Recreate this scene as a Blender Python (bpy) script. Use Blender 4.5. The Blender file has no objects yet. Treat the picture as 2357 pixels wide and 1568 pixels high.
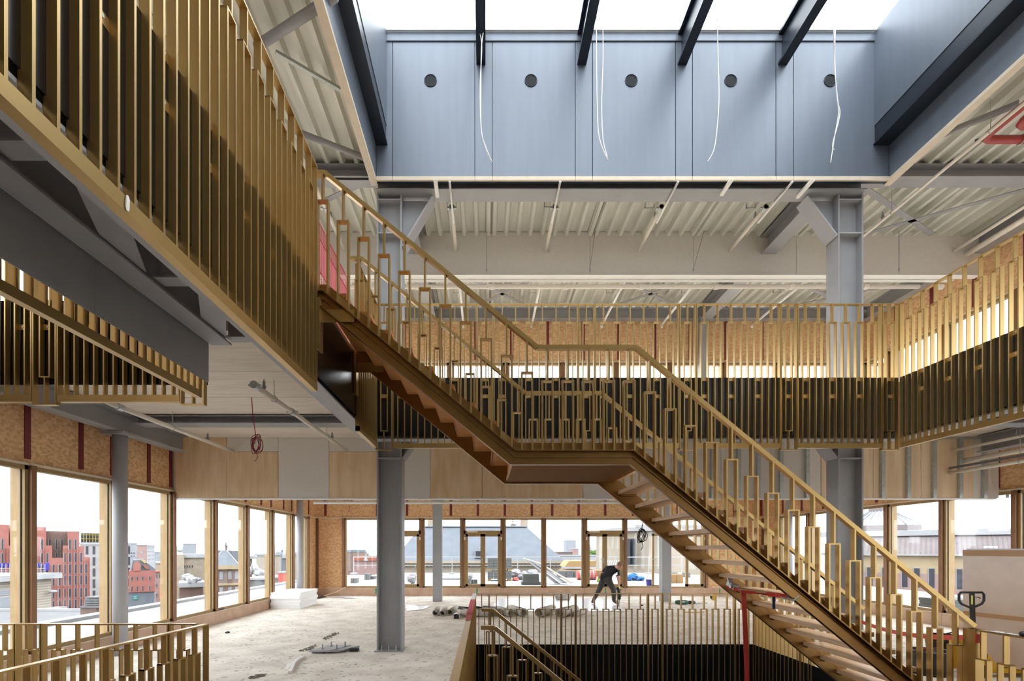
import bpy, math, random
from mathutils import Vector, Matrix
random.seed(7)
S = bpy.context.scene
COL = S.collection
# ------------------------------------------------------------------ camera, sky, exposure
F = 17.0/36.0*2357.0; XV, YV, ZC = 1116.0, 1264.0, 1.75   # focal length (px), vanishing point, eye height
cd = bpy.data.cameras.new('camera'); cam = bpy.data.objects.new('camera', cd); COL.objects.link(cam)
cam.location = (0, 0, ZC); cam.rotation_euler = (math.pi/2, 0, 0)
cd.lens = 17; cd.sensor_width = 36; cd.shift_x = (1178.5-XV)/2357; cd.shift_y = (YV-784)/2357
cd.clip_start = 0.05; cd.clip_end = 2000
S.camera = cam
w = bpy.data.worlds.new('overcast_sky'); S.world = w; w.use_nodes = True
nt = w.node_tree; bg = nt.nodes['Background']
bg.inputs[0].default_value = (0.93, 0.965, 1.0, 1); bg.inputs[1].default_value = 5.0
S.view_settings.view_transform = 'Standard'; S.view_settings.look = 'None'
S.view_settings.exposure = 0.45; S.view_settings.gamma = 1; S.view_settings.use_curve_mapping = False
try:
    S.cycles.max_bounces = 14; S.cycles.diffuse_bounces = 8; S.cycles.transparent_max_bounces = 24
    S.cycles.sample_clamp_indirect = 6
except Exception: pass
def sx(x, Y): return (x-XV)*Y/F
def sz(y, Y): return ZC+(YV-y)*Y/F
# ------------------------------------------------------------------ materials
def mat(name, col, rough=.6, metal=0., noise=0., nscale=6., col2=None, bump=0., bscale=None, stretch=(1,1,1), detail=4, kind='noise', spec=.5, rvar=0.):
    m = bpy.data.materials.new(name); m.use_nodes = True
    n = m.node_tree.nodes; l = m.node_tree.links; b = n['Principled BSDF']
    b.inputs['Base Color'].default_value = (*col, 1); b.inputs['Roughness'].default_value = rough
    b.inputs['Metallic'].default_value = metal; b.inputs['Specular IOR Level'].default_value = spec
    if noise or col2 or bump:
        tc = n.new('ShaderNodeTexCoord'); mp = n.new('ShaderNodeMapping'); mp.inputs['Scale'].default_value = stretch
        geo = n.new('ShaderNodeNewGeometry'); l.new(geo.outputs['Position'], mp.inputs[0])
        if kind == 'voronoi':
            t = n.new('ShaderNodeTexVoronoi'); t.inputs['Scale'].default_value = nscale; out = t.outputs['Color']
            sp = n.new('ShaderNodeSeparateColor'); l.new(out, sp.inputs[0]); out = sp.outputs[0]
        else:
            t = n.new('ShaderNodeTexNoise'); t.inputs['Scale'].default_value = nscale; t.inputs['Detail'].default_value = detail
            out = t.outputs['Fac']
        l.new(mp.outputs[0], t.inputs['Vector'])
        r = n.new('ShaderNodeValToRGB'); c2 = col2 or tuple(c*(1-noise) for c in col)
        lo, hi = (.15, .85) if kind == 'voronoi' else (.36, .64)
        r.color_ramp.elements[0].position = lo; r.color_ramp.elements[1].position = hi
        r.color_ramp.elements[0].color = (*c2, 1); r.color_ramp.elements[1].color = (*col, 1)
        l.new(out, r.inputs[0]); l.new(r.outputs[0], b.inputs['Base Color'])
        if bump:
            bp = n.new('ShaderNodeBump'); bp.inputs['Strength'].default_value = bump; bp.inputs['Distance'].default_value = .01
            if bscale:
                t2 = n.new('ShaderNodeTexNoise'); t2.inputs['Scale'].default_value = bscale; t2.inputs['Detail'].default_value = 3
                l.new(mp.outputs[0], t2.inputs['Vector']); out = t2.outputs['Fac']
            l.new(out, bp.inputs['Height']); l.new(bp.outputs[0], b.inputs['Normal'])
    return m
M = {}
M['gold'] = mat('gold_paint', (.47,.315,.12), .34, .8, noise=.08, nscale=3)
M['gold_dark'] = mat('bronze_paint', (.30,.165,.055), .36, .85, noise=.10, nscale=4)
M['steel'] = mat('grey_steel_paint', (.34,.345,.355), .5, .1, noise=.08, nscale=2.5)
M['steel_light'] = mat('light_steel_paint', (.40,.40,.42), .55, .05, noise=.06, nscale=3)
M['steel_dark'] = mat('dark_grey_panel', (.16,.165,.175), .45, .1, noise=.08, nscale=2)
M['black'] = mat('black_fascia', (.006,.006,.008), .25, 0, spec=.5)
M['blue'] = mat('blue_grey_panel', (.15,.178,.222), .42, .2, noise=.07, nscale=3, stretch=(3,3,.25))
M['ink'] = mat('ink_steel', (.022,.03,.045), .35, .3)
M['deck'] = mat('galvanised_deck', (.70,.70,.63), .45, .15, noise=.10, nscale=4, stretch=(2,.3,1))
M['gyps'] = mat('plasterboard', (.74,.70,.65), .85, noise=.05, nscale=30)
M['osb'] = mat('osb_board', (.80,.52,.28), .8, kind='voronoi', nscale=19, col2=(.60,.35,.165), stretch=(1,1,1.6), bump=.08)
M['ply'] = mat('plywood', (.82,.63,.41), .7, nscale=2.2, col2=(.70,.49,.28), stretch=(3.2,3.2,.5), detail=6)
M['ply2'] = mat('plywood_pale', (.82,.66,.46), .7, nscale=3, col2=(.74,.55,.34), stretch=(4,4,.25), detail=6)
M['wood'] = mat('oak_tread', (.72,.50,.31), .45, nscale=4, col2=(.56,.35,.19), stretch=(6,.6,6), detail=6)
M['riser'] = mat('copper_riser', (.56,.275,.10), .55, 0, noise=.18, nscale=5, spec=.15)
M['maroon'] = mat('maroon_primer', (.17,.022,.03), .5)
M['frame'] = mat('window_timber', (.36,.235,.10), .5, .1, noise=.15, nscale=6, stretch=(4,4,.6))
M['frame2'] = mat('mullion_bronze', (.25,.125,.06), .4, .35, noise=.15, nscale=4)
M['pale'] = mat('cream_trim', (.72,.63,.50), .7, noise=.06, nscale=8)
M['white'] = mat('white_paint', (.82,.81,.78), .5)
M['pipe'] = mat('cream_pipe', (.78,.73,.64), .4)
M['galv'] = mat('galvanised_steel', (.52,.56,.54), .4, .4, noise=.15, nscale=20)
M['red'] = mat('red_pipe', (.36,.045,.04), .4)
M['soffit'] = mat('concrete_soffit', (.76,.68,.58), .8, nscale=3, col2=(.67,.585,.49), stretch=(.5,5,1), detail=6)
M['film'] = mat('film_curb', (.62,.43,.31), .45, nscale=3, col2=(.52,.335,.225), detail=5)
M['rubber'] = mat('black_rubber', (.012,.012,.013), .6)
M['vent'] = mat('vent_black', (.012,.016,.018), .6, spec=.15)
M['matte_bronze'] = mat('matte_bronze', (.27,.13,.045), .7, 0, spec=.08)
M['pink'] = mat('red_mesh', (.55,.07,.09), .7)
def glass_mat():
    m = bpy.data.materials.new('window_glass'); m.use_nodes = True; n = m.node_tree.nodes; l = m.node_tree.links
    n.remove(n['Principled BSDF']); o = n['Material Output']
    tr = n.new('ShaderNodeBsdfTransparent'); tr.inputs[0].default_value = (.95,.96,.96,1)
    gl = n.new('ShaderNodeBsdfGlossy'); gl.inputs['Roughness'].default_value = .03
    lw = n.new('ShaderNodeLayerWeight'); lw.inputs[0].default_value = .5
    pw = n.new('ShaderNodeMath'); pw.operation = 'POWER'; pw.inputs[1].default_value = 4; l.new(lw.outputs['Facing'], pw.inputs[0])
    fr = n.new('ShaderNodeMath'); fr.operation = 'MULTIPLY_ADD'; fr.inputs[1].default_value = .5; fr.inputs[2].default_value = .025; l.new(pw.outputs[0], fr.inputs[0])
    mx = n.new('ShaderNodeMixShader'); l.new(fr.outputs[0], mx.inputs[0]); l.new(tr.outputs[0], mx.inputs[1]); l.new(gl.outputs[0], mx.inputs[2])
    l.new(mx.outputs[0], o.inputs[0]); return m
M['glass'] = glass_mat()
def floor_mat():
    m = mat('raw_concrete', (.80,.745,.67), .85, nscale=2.1, col2=(.62,.565,.495), detail=10, bump=.8, bscale=9)
    n = m.node_tree.nodes; l = m.node_tree.links; b = n['Principled BSDF']
    geo = n.new('ShaderNodeNewGeometry'); mp = n.new('ShaderNodeMapping'); mp.inputs['Scale'].default_value = (1,.9,1); l.new(geo.outputs['Position'], mp.inputs[0])
    v = n.new('ShaderNodeTexVoronoi'); v.inputs['Scale'].default_value = 9; v.inputs['Randomness'].default_value = .95
    nz = n.new('ShaderNodeTexNoise'); nz.inputs['Scale'].default_value = 9; l.new(mp.outputs[0], nz.inputs[0])
    ad = n.new('ShaderNodeMixRGB'); ad.blend_type = 'ADD'; ad.inputs[0].default_value = .18; l.new(mp.outputs[0], ad.inputs[1]); l.new(nz.outputs['Color'], ad.inputs[2])
    l.new(ad.outputs[0], v.inputs[0])
    r = n.new('ShaderNodeValToRGB'); r.color_ramp.elements[0].position = .15; r.color_ramp.elements[1].position = .28
    r.color_ramp.elements[0].color = (.50,.47,.44,1); r.color_ramp.elements[1].color = (1,1,1,1); l.new(v.outputs['Distance'], r.inputs[0])
    src = b.inputs['Base Color'].links[0].from_socket
    mx = n.new('ShaderNodeMixRGB'); mx.blend_type = 'MULTIPLY'; mx.inputs[0].default_value = .95
    l.new(src, mx.inputs[1]); l.new(r.outputs[0], mx.inputs[2])
    l.new(mx.outputs[0], b.inputs['Base Color']); return m
M['floor'] = floor_mat()
def col(name, c, rough=.7, **k):
    if name not in M: M[name] = mat(name, c, rough, **k)
    return M[name]
# ------------------------------------------------------------------ mesh helpers
class MB:
    def __init__(s): s.v = []; s.f = []
    def _a(s, vs, fs):
        o = len(s.v); s.v += [tuple(v) for v in vs]; s.f += [tuple(i+o for i in f) for f in fs]; return s
    def box(s, x0, x1, y0, y1, z0, z1):
        return s._a([(x0,y0,z0),(x1,y0,z0),(x1,y1,z0),(x0,y1,z0),(x0,y0,z1),(x1,y0,z1),(x1,y1,z1),(x0,y1,z1)],
                    [(0,3,2,1),(4,5,6,7),(0,1,5,4),(1,2,6,5),(2,3,7,6),(3,0,4,7)])
    def obox(s, c, dx, dy, dz, rz=0, rx=0, ry=0):
        R = Matrix.Rotation(rz,3,'Z') @ Matrix.Rotation(ry,3,'Y') @ Matrix.Rotation(rx,3,'X'); c = Vector(c)
        q = [c + R @ Vector((a*dx/2, b*dy/2, e*dz/2)) for e in (-1,1) for a, b in ((-1,-1),(1,-1),(1,1),(-1,1))]
        return s._a(q, [(0,3,2,1),(4,5,6,7),(0,1,5,4),(1,2,6,5),(2,3,7,6),(3,0,4,7)])
    def prism(s, poly, d0, d1, axis='y'):      # polygon in (x,z) extruded along y, or (x,y) along z, or (y,z) along x
        n = len(poly)
        f = {'y': lambda p, d: (p[0], d, p[1]), 'z': lambda p, d: (p[0], p[1], d), 'x': lambda p, d: (d, p[0], p[1])}[axis]
        vs = [f(p, d0) for p in poly]+[f(p, d1) for p in poly]
        fs = [tuple(range(n))[::-1], tuple(range(n, 2*n))]+[(i, (i+1) % n, (i+1) % n+n, i+n) for i in range(n)]
        return s._a(vs, fs)
    def bar(s, p, q, w, h, up=(0,0,1)):        # rectangular bar from p to q, w sideways, h along up
        p, q = Vector(p), Vector(q); d = (q-p).normalized(); u = Vector(up)
        if abs(d.dot(u)) > .98: u = Vector((0,1,0))
        sd = d.cross(u).normalized(); u = sd.cross(d)
        vs = [c+sd*a*w/2+u*b*h/2 for c in (p, q) for a, b in ((-1,-1),(1,-1),(1,1),(-1,1))]
        return s._a(vs, [(0,1,2,3),(7,6,5,4),(0,4,5,1),(1,5,6,2),(2,6,7,3),(3,7,4,0)])
    def tube(s, pts, r, n=8, closed=False, caps=True):
        pts = [Vector(p) for p in pts]; N = len(pts); rs = r if isinstance(r, (list, tuple)) else [r]*N
        o = len(s.v); prev = None
        for i, p in enumerate(pts):
            a = pts[(i-1) % N] if (closed or i) else p; b = pts[(i+1) % N] if (closed or i < N-1) else p
            d = (b-a).normalized()
            if prev is None:
                u = Vector((0,0,1)) if abs(d.z) < .9 else Vector((1,0,0))
            else: u = prev
            sd = d.cross(u).normalized(); u = sd.cross(d).normalized(); prev = u
            for k in range(n):
                t = 2*math.pi*k/n; s.v.append(tuple(p+(sd*math.cos(t)+u*math.sin(t))*rs[i]))
        for i in range(N if closed else N-1):
            for k in range(n):
                a = o+i*n; b = o+((i+1) % N)*n; k2 = (k+1) % n
                s.f.append((a+k, b+k, b+k2, a+k2))
        if caps and not closed:
            s.f.append(tuple(o+k for k in range(n))); s.f.append(tuple(o+(N-1)*n+k for k in range(n))[::-1])
        return s
    def cyl(s, c, r, z0, z1, n=20, r1=None):
        r1 = r if r1 is None else r1
        vs = [(c[0]+r*math.cos(2*math.pi*k/n), c[1]+r*math.sin(2*math.pi*k/n), z0) for k in range(n)]+[(c[0]+r1*math.cos(2*math.pi*k/n), c[1]+r1*math.sin(2*math.pi*k/n), z1) for k in range(n)]
        return s._a(vs, [tuple(range(n))[::-1], tuple(range(n, 2*n))]+[(k, (k+1) % n, (k+1) % n+n, k+n) for k in range(n)])
    def blob(s, c, rx, ry, rz, n=12, m=8, jit=0., sq=1.):
        o = len(s.v); rnd = random.Random(int((c[0]*131+c[1]*17+c[2]*7)*100))
        for i in range(m+1):
            ph = math.pi*i/m
            for k in range(n):
                t = 2*math.pi*k/n; j = 1+rnd.uniform(-jit, jit) if 0 < i < m else 1
                g = lambda q: math.copysign(abs(q)**sq, q)
                s.v.append((c[0]+rx*j*g(math.sin(ph))*g(math.cos(t)), c[1]+ry*j*g(math.sin(ph))*g(math.sin(t)), c[2]+rz*j*g(math.cos(ph))))
        for i in range(m):
            for k in range(n):
                s.f.append((o+i*n+k, o+(i+1)*n+k, o+(i+1)*n+(k+1) % n, o+i*n+(k+1) % n))
        return s
    def mesh(s, name, off=(0,0,0)):
        me = bpy.data.meshes.new(name); o = off
        me.from_pydata([(v[0]-o[0], v[1]-o[1], v[2]-o[2]) for v in s.v], [], s.f); me.update(); return me
def link(name, me, m, parent=None, loc=(0,0,0), smooth=False):
    o = bpy.data.objects.new(name, me); COL.objects.link(o); o.location = loc
    if m is not None and not me.materials: me.materials.append(M[m] if isinstance(m, str) else m)
    if parent is not None: o.parent = parent
    if smooth:
        for p in me.polygons: p.use_smooth = True
    return o
def root_off(p):
    x = Vector((0,0,0))
    while p is not None: x += p.location; p = p.parent
    return x
def put(name, mb, m, parent=None, smooth=False):       # mesh given in world coordinates
    off = root_off(parent)
    return link(name, mb.mesh(name, off), m, parent, smooth=smooth)
def thing(name, label, cat, loc=(0,0,0), group=None):
    o = bpy.data.objects.new(name, None); COL.objects.link(o); o.location = loc; o.empty_display_size = .1
    return tag(o, label, cat, group)
def tag(o, label, cat, group=None):
    o['label'] = label; o['category'] = cat
    if group: o['group'] = group
    return o
def solo(name, mb, m, label, cat, group=None, smooth=False):   # a thing that is one mesh; origin at its base
    xs = [v[0] for v in mb.v]; ys = [v[1] for v in mb.v]; zs = [v[2] for v in mb.v]
    c = ((min(xs)+max(xs))/2, (min(ys)+max(ys))/2, min(zs))
    o = link(name, mb.mesh(name, c), m, None, c, smooth); return tag(o, label, cat, group)
def struct(name, mb, m, parent=None, smooth=False):
    o = put(name, mb, m, parent, smooth)
    if parent is None: o['kind'] = 'structure'
    return o
# ------------------------------------------------------------------ dimensions
XL, XR, YB, YN = -6.35, 10.5, 18.2, -8.0          # lower room: left, right and far facade, near end
YU = 13.3                                          # far facade of the upper storey
ZS, ZU, ZD = 4.01, 4.26, 8.26                      # soffit, upper floor, roof deck
VX0, VX1, VY = -.18, 4.68, 8.43                    # lower stair void
UX0, UX1, UY = -1.63, 6.20, 7.23                   # upper void
LX, LY = -2.85, 4.97                               # void on the left (both floors)
def Pz(x, y, z):
    Y = F*(z-ZC)/(YV-y); return (sx(x, Y), Y, z)
def PY(x, y, Y): return (sx(x, Y), Y, sz(y, Y))
# ------------------------------------------------------------------ floors
fl = MB()
for b in ((XL, XR, VY, YB), (LX, VX0, YN, VY), (XL, LX, LY, VY), (VX1, XR, YN, VY), (VX0, VX1, YN, -3), (XL, LX, YN, -3)):
    fl.box(*b, -.3, 0)
floor = struct('floor', fl, 'floor')
def flat_run(parent, name, m, x0, x1, y, z0, z1, n, axis='x', t=.012, gap=.004):
    d = (x1-x0)/n
    for i in range(n):
        a, b = x0+i*d+gap/2, x0+(i+1)*d-gap/2
        mb = MB().box(a, b, y-t/2, y+t/2, z0, z1) if axis == 'x' else MB().box(y-t/2, y+t/2, a, b, z0, z1)
        put(name, mb, m, parent)
flat_run(floor, 'fascia_panel', 'black', VX0, VX1, VY-.012, -1.12, .09, 4)
flat_run(floor, 'fascia_panel', 'black', 1.0, VY, VX0+.012, -1.12, .02, 5, 'y')
flat_run(floor, 'fascia_panel', 'black', 1.0, VY, VX1-.012, -1.12, .09, 5, 'y')
struct('floor', MB().box(XL, XR, YN, YB, -4.6, -4.4), 'steel_dark')
for nm, b in (('wall_left', (XL-.2, XL, YN, YB)), ('wall_right', (XR, XR+.2, YN, YB)), ('wall_back', (XL, XR, YB, YB+.2)), ('wall_front', (XL, XR, YN-.2, YN))):
    struct(nm, MB().box(*b, -4.4, -.3), 'steel_dark')
struct('wall_front', MB().box(XL, XR, YN-.2, YN, -.3, 8.4), 'steel_dark')  # unseen end wall, made dark to dim railing bars that face it
# upper slab, as the ceiling of the lower storey
us = MB()
for b in ((XL-.2, XR+.2, 9.85, YB+.3), (UX0, XR+.2, UY+.03, 9.85), (XL-.2, UX0-.03, 7.3, 9.85), (XL-.2, LX, LY+.1, 7.3), (LX+.05, UX0-.03, LY+.1, 7.3), (UX1+.03, XR+.2, YN, UY+.03), (UX0, UX1, YN, -3), (XL, LX, YN, -3)):
    us.box(*b, ZS+.02, ZU)
us.box(LX+.05, UX0-.03, YN, LY+.1, 4.14, ZU)
ceil = struct('ceiling', us, 'soffit')
for (x0, x1, ys) in ((XL, UX0-.24, (5.0, 6.15, 7.2, 8.1)), (XL, UX0-.24, (8.45, 9.5, 9.8)), (UX1+.24, XR, (2.2, 3.4, 4.6, 5.8, 7.0, 8.1)), (UX1+.24, XR, (8.45, 9.5, 9.8)), (UX0-.2, UX1+.2, (7.55, 8.1))):
    for a, b in zip(ys[:-1], ys[1:]):
        put('soffit_plank', MB().box(x0, x1, a+.006, b-.006, ZS, ZS+.02), 'soffit', ceil)
flat_run(ceil, 'fascia_panel', 'black', UX0, UX1, UY+.03, 3.45, 4.32, 5)
flat_run(ceil, 'fascia_panel', 'black', 1.2, LY-.4, UX0-.02, 3.45, 4.32, 3, 'y')
flat_run(ceil, 'fascia_panel', 'black', LY-.38, 6.12, UX0-.02, 3.45, 4.25, 1, 'y')
flat_run(ceil, 'fascia_panel', 'black', 6.14, UY, UX0-.02, 3.45, 4.32, 1, 'y')
flat_run(ceil, 'fascia_panel', 'black', 1.0, UY, UX1+.02, 3.45, 4.32, 4, 'y')
flat_run(ceil, 'fascia_panel', 'black', XL, LX-.02, LY+.04, 3.45, 4.32, 3)
flat_run(ceil, 'fascia_panel', 'steel', .6, LY-.12, LX+.075, 3.42, 3.80, 3, 'y')
flat_run(ceil, 'fascia_panel', 'steel', .6, LY-.12, LX+.075, 3.805, 4.1, 2, 'y')
# ------------------------------------------------------------------ steelwork
def ibeam(name, label, a, b, axis, c, z0, z1, wd, m='steel', tf=.018, group=None):
    mb = MB(); h = wd/2
    for (d0, d1, e0, e1) in ((-h, h, z0, z0+tf), (-h, h, z1-tf, z1), (-.008, .008, z0+tf, z1-tf)):
        if axis == 'x': mb.box(a, b, c+d0, c+d1, e0, e1)
        else: mb.box(c+d0, c+d1, a, b, e0, e1)
    return solo(name, mb, m, label, 'beam', group)
ibeam('edge_beam', 'light grey steel edge beam under the overhead walkway, beside gold railing', -2, UY, 'y', UX0-.13, 3.40, 4.0, .2, 'steel_light')
ibeam('edge_beam', 'grey steel beam under walkway beside the dark fascia panels of left void', -2, LY-.1, 'y', LX+.20, 3.80, 4.13, .2, 'steel_light')
ibeam('edge_beam', 'grey steel edge beam below upper floor behind far black fascia', UX0-.2, UX1+.2, 'x', UY+.2, 3.42, 4.0, .2)
ibeam('edge_beam', 'grey steel edge beam below the right upper gallery', -2, UY+.1, 'y', UX1+.16, 3.42, 4.0, .2)
for (y0, lab) in ((1.3, 'light steel cross member under the walkway, at its open end'), (2.55, 'light steel cross member under the walkway between the two diagonal struts'), (3.8, 'light steel cross member under the walkway beside second diagonal strut'), (4.85, 'light steel cross member at the far end of the walkway')):
    solo('cross_member', MB().box(LX+.28, UX0-.2, y0-.065, y0+.065, 3.85, 3.865).box(LX+.28, UX0-.2, y0-.008, y0+.008, 3.865, 4.1).box(LX+.28, UX0-.2, y0-.065, y0+.065, 4.1, 4.115), 'steel_light', lab, 'beam')
for (p, q, lab) in (((UX0-.2, 1.95), (LX+.2, 3.62), 'grey diagonal strut under walkway ahead of middle cross member'), ((UX0-.2, 3.2), (LX+.2, 4.74), 'grey diagonal strut under walkway near its far end')):
    solo('diagonal_strut', MB().bar((p[0], p[1], 3.84), (q[0], q[1], 3.84), .2, .012), 'steel_light', lab, 'brace')
def hcol(name, label, xc, yc, z0, z1, w=.43, d=.29, stiff=(), haunch=(), base=False, box=False):
    t = thing(name, label, 'column', (xc, yc, z0)); x0, x1, y0, y1 = xc-w/2, xc+w/2, yc-d/2, yc+d/2
    put('shaft', MB().box(x0, x0+.028, y0, y1, z0, z1).box(x1-.028, x1, y0, y1, z0, z1).box(x0+.02, x1-.02, yc-.012 if not box else y0+.004, yc+.012 if not box else y1-.004, z0, z1), 'steel', t)
    for z in stiff: put('stiffener', MB().box(x0+.02, x1-.02, y0+.006, y1-.006, z-.011, z+.011), 'steel_light', t)
    for (sgn, zt, zb, ln) in haunch:
        xa = x1 if sgn > 0 else x0
        put('haunch_web', MB().prism([(xa, zt), (xa+sgn*ln, zt), (xa, zb)], yc-.01, yc+.01), 'steel', t)
        put('haunch_flange', MB().bar((xa+sgn*ln, yc, zt-.0), (xa+sgn*.01, yc, zb), d, .022), 'steel_light', t)
    if base:
        put('base_plate', MB().box(x0-.03, x1+.03, y0-.06, y1+.06, z0, z0+.02), 'steel', t)
        for k in range(3): put('anchor_bolt', MB().cyl((xc-.12+.12*k, y0-.03), .009, z0+.02, z0+.11, 8), 'galv', t)
    return t
CX0, CX1, CY = -1.63, 6.24, 8.39
hcol('steel_column', 'grey steel H column standing on bare concrete floor left of stair void', CX0, CY, 0, 3.98, stiff=(3.3,), haunch=((1, 3.95, 3.30, .46),), base=True)
hcol('steel_column', 'grey steel H column behind the lower flight, right of the stair void', CX1, CY, 0, 3.98, stiff=(3.3,), haunch=((-1, 3.95, 3.30, .52),), base=True)
hcol('steel_column', 'grey steel H column on the upper floor at the left end of skylight', CX0, CY, ZU, 7.8, stiff=(7.15, 7.72), haunch=((1, 7.78, 6.92, .52),))
hcol('steel_column', 'grey steel H column on the upper floor at the right end of skylight', CX1, CY, ZU, 7.8, stiff=(7.15, 7.72), haunch=((-1, 7.78, 7.1, .52),))
hcol('steel_column', 'grey box steel column near the glazed doors, left one', -1.58, 16.2, 0, 3.98, .3, .3, box=True)
hcol('steel_column', 'grey box steel column near the glazed doors, right one', 6.04, 16.2, 0, 3.98, .3, .3, box=True)
hcol('steel_column', 'grey steel post inside upper far facade behind the gallery railing', sx(1621, 12.9), 13.0, ZU, 8.0, .2, .2, box=True)
for (x, y, lab) in ((-6.02, 7.98, 'round grey steel column at left windows, with beams on its cap'), (-6.02, 15.75, 'round grey steel column by white insulation stack'), (9.9, 15.75, 'round grey steel column at right windows beyond the stair')):
    t = thing('round_column', lab, 'column', (x, y, 0))
    put('shaft', MB().cyl((x, y), .108, 0, 3.62, 28), 'steel_light', t, smooth=False)
    put('cap_plate', MB().box(x-.19, x+.19, y-.19, y+.19, 3.62, 3.66), 'steel', t)
for p in bpy.data.objects:
    if p.name.startswith('shaft') and len(p.data.polygons) > 25:
        for f in p.data.polygons: f.use_smooth = len(f.vertices) == 4
ibeam('ceiling_beam', 'grey steel beam resting on round column along left windows', -2, 9.62, 'y', -6.02, 3.67, 3.99, .24)
ibeam('ceiling_beam', 'dark grey steel beam crossing the left soffit to the H column', -5.9, CX0-.2, 'x', 8.25, 3.86, 4.0, .28, 'steel')
ibeam('ceiling_beam', 'grey steel beam along right windows under the upper floor', -2, 9.62, 'y', 9.9, 3.67, 3.99, .24)
ibeam('ceiling_beam', 'dark grey steel beam crossing right soffit from the H column', CX1+.2, 9.8, 'x', 8.25, 3.86, 4.0, .28)
ibeam('roof_beam', 'deep grey roof beam between the columns below skylight', CX0-.2, CX1+.2, 'x', 8.29, 7.81, 8.32, .3)
ibeam('roof_beam', 'grey roof beam in left bay meeting skylight corner', XL, CX0-.22, 'x', 8.29, 8.04, 8.26, .26)
ibeam('roof_beam', 'grey roof beam in right bay meeting skylight corner', CX1+.22, XR, 'x', 8.29, 8.04, 8.26, .26)
ibeam('roof_beam', 'grey steel edge beam above the upper far facade', XL, XR, 'x', 13.12, 7.97, 8.26, .2)
ibeam('roof_beam', 'grey steel edge beam above the upper right facade', -2, 13, 'y', 10.28, 7.9, 8.26, .22)
ibeam('roof_beam', 'grey steel edge beam above the upper left facade', -2, 13, 'y', XL+.2, 7.9, 8.26, .22)
ibeam('roof_beam', 'grey roof beam behind right upper column running to far facade', 8.45, 13.0, 'y', CX1-.35, 7.88, 8.24, .3)
ibeam('roof_beam', 'grey roof beam behind left upper column running to far facade', 8.45, 13.0, 'y', CX0+.18, 7.88, 8.24, .3)
# ------------------------------------------------------------------ roof deck
roof = struct('ceiling', MB().box(XL-.3, -1.92, YN, 13.8, 8.42, 8.6).box(6.82, XR+.3, YN, 13.8, 8.42, 8.6).box(-1.92, 6.82, 8.14, 13.8, 8.42, 8.6).box(-1.92, 6.82, YN, .9, 8.3, 8.6), 'deck')  # slab above the deck is unseen, added to block sky light
def deck(x0, x1, y0, y1):
    mb = MB(); x = x0; pts = []
    while x < x1-.01:
        pts += [(x, ZD+.09), (x+.125, ZD+.09), (x+.155, ZD), (x+.215, ZD)]; x += .25
        pts.append((x-.005, ZD+.09))
    o = []
    for p in pts:
        o.append((p[0], y0, p[1])); o.append((p[0], y1, p[1]))
    mb._a(o, [(2*i, 2*i+1, 2*i+3, 2*i+2) for i in range(len(pts)-1)])
    return mb
for (x0, x1, y0, y1) in ((XL, XL+2.25, YN, 8.2), (XL+2.25, -1.93, YN, 8.2), (6.82, 8.82, YN, 8.2), (8.82, XR, YN, 8.2)):
    put('deck_sheet', deck(x0, x1, y0, y1), 'deck', roof)
for k in range(8):
    for (y0, y1) in ((8.38, 10.1), (10.1, 13.2)):
        put('deck_sheet', deck(XL+k*2.12, XL+(k+1)*2.12, y0, y1), 'deck', roof)
# ------------------------------------------------------------------ skylight
KY, KZ0, KZ1, KN = 8.0, 7.85, 10.3, 1.0; kx0, kx1, rx0, rx1 = -1.625, 6.44, -1.80, 6.69  # near end of skylight is unseen, cut short to dim camera-facing bars
sk = thing('skylight', 'tall rectangular roof skylight lined with blue grey panels', 'skylight', (2.4, 8.0, KZ0))
xs = [rx0]+[sx(v, KY) for v in (904, 1093, 1133, 1324, 1364, 1555, 1594, 1786, 1826)]+[rx1]
for i, (a, b) in enumerate(zip(xs[:-1], xs[1:])):
    pn = put('lining_panel', MB().box(a+.006, b-.006, KY, KY+.03, KZ0+.06, 10.14), 'blue', sk)
    put('edge_trim', MB().box(a+.003, b-.003, KY-.012, KY+.022, KZ0, KZ0+.06), 'pale', sk)
    if b-a > 1.2 or i == 0 and False:
        cx = {1: 991, 3: 1222, 5: 1453, 7: 1682, 9: 1911}[i]; X = sx(cx, KY); Z = sz(186, KY)
        ring = MB().tube([(X+.1*math.cos(t*math.pi/12), KY-.004, Z+.1*math.sin(t*math.pi/12)) for t in range(24)], .007, 6, True)
        vr = put('vent_ring', ring, 'ink', pn); dd = MB(); dd._a([(X+.098*math.cos(t*math.pi/12), KY-.003, Z+.098*math.sin(t*math.pi/12)) for t in range(24)], [tuple(range(24))])
        put('vent_disc', dd, 'vent', pn)
put('lining_backing', MB().box(rx0-.1, rx1+.1, KY+.03, KY+.1, KZ0+.02, KZ1), 'ink', sk)  # dark colour stands in for shade in the gap behind the trim
put('top_band', MB().box(kx0, kx1, KY-.02, KY+.03, 10.145, KZ1), 'blue', sk)
for (xi, xo, sgn) in ((kx0, rx0, -1), (kx1, rx1, 1)):
    a, b = sorted((xi, xi+sgn*.4)); put('side_lining', MB().box(a, b, KN, KY, 8.75, KZ1), 'blue', sk)
    a, b = sorted((xi+sgn*.01, xi+sgn*.3)); put('side_beam', MB().box(a, b, KN, KY, 8.45, 8.75), 'ink', sk)
    a, b = sorted((xi-sgn*.015, xi+sgn*.3)); put('beam_flange', MB().box(a, b, KN, KY, 8.43, 8.45).box(a, a+.01 if sgn > 0 else b, KN, KY, 8.445, 8.452), 'ink', sk)
    a, b = sorted((xo, xo+sgn*.06)); put('lower_lining', MB().box(a, b, KN, KY+.1, 7.9, 8.43), 'blue', sk)
    a, b = sorted((xo, xo+sgn*.11)); put('edge_trim', MB().box(a, b, KN, KY+.12, KZ0, 7.9), 'pale', sk)
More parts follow.
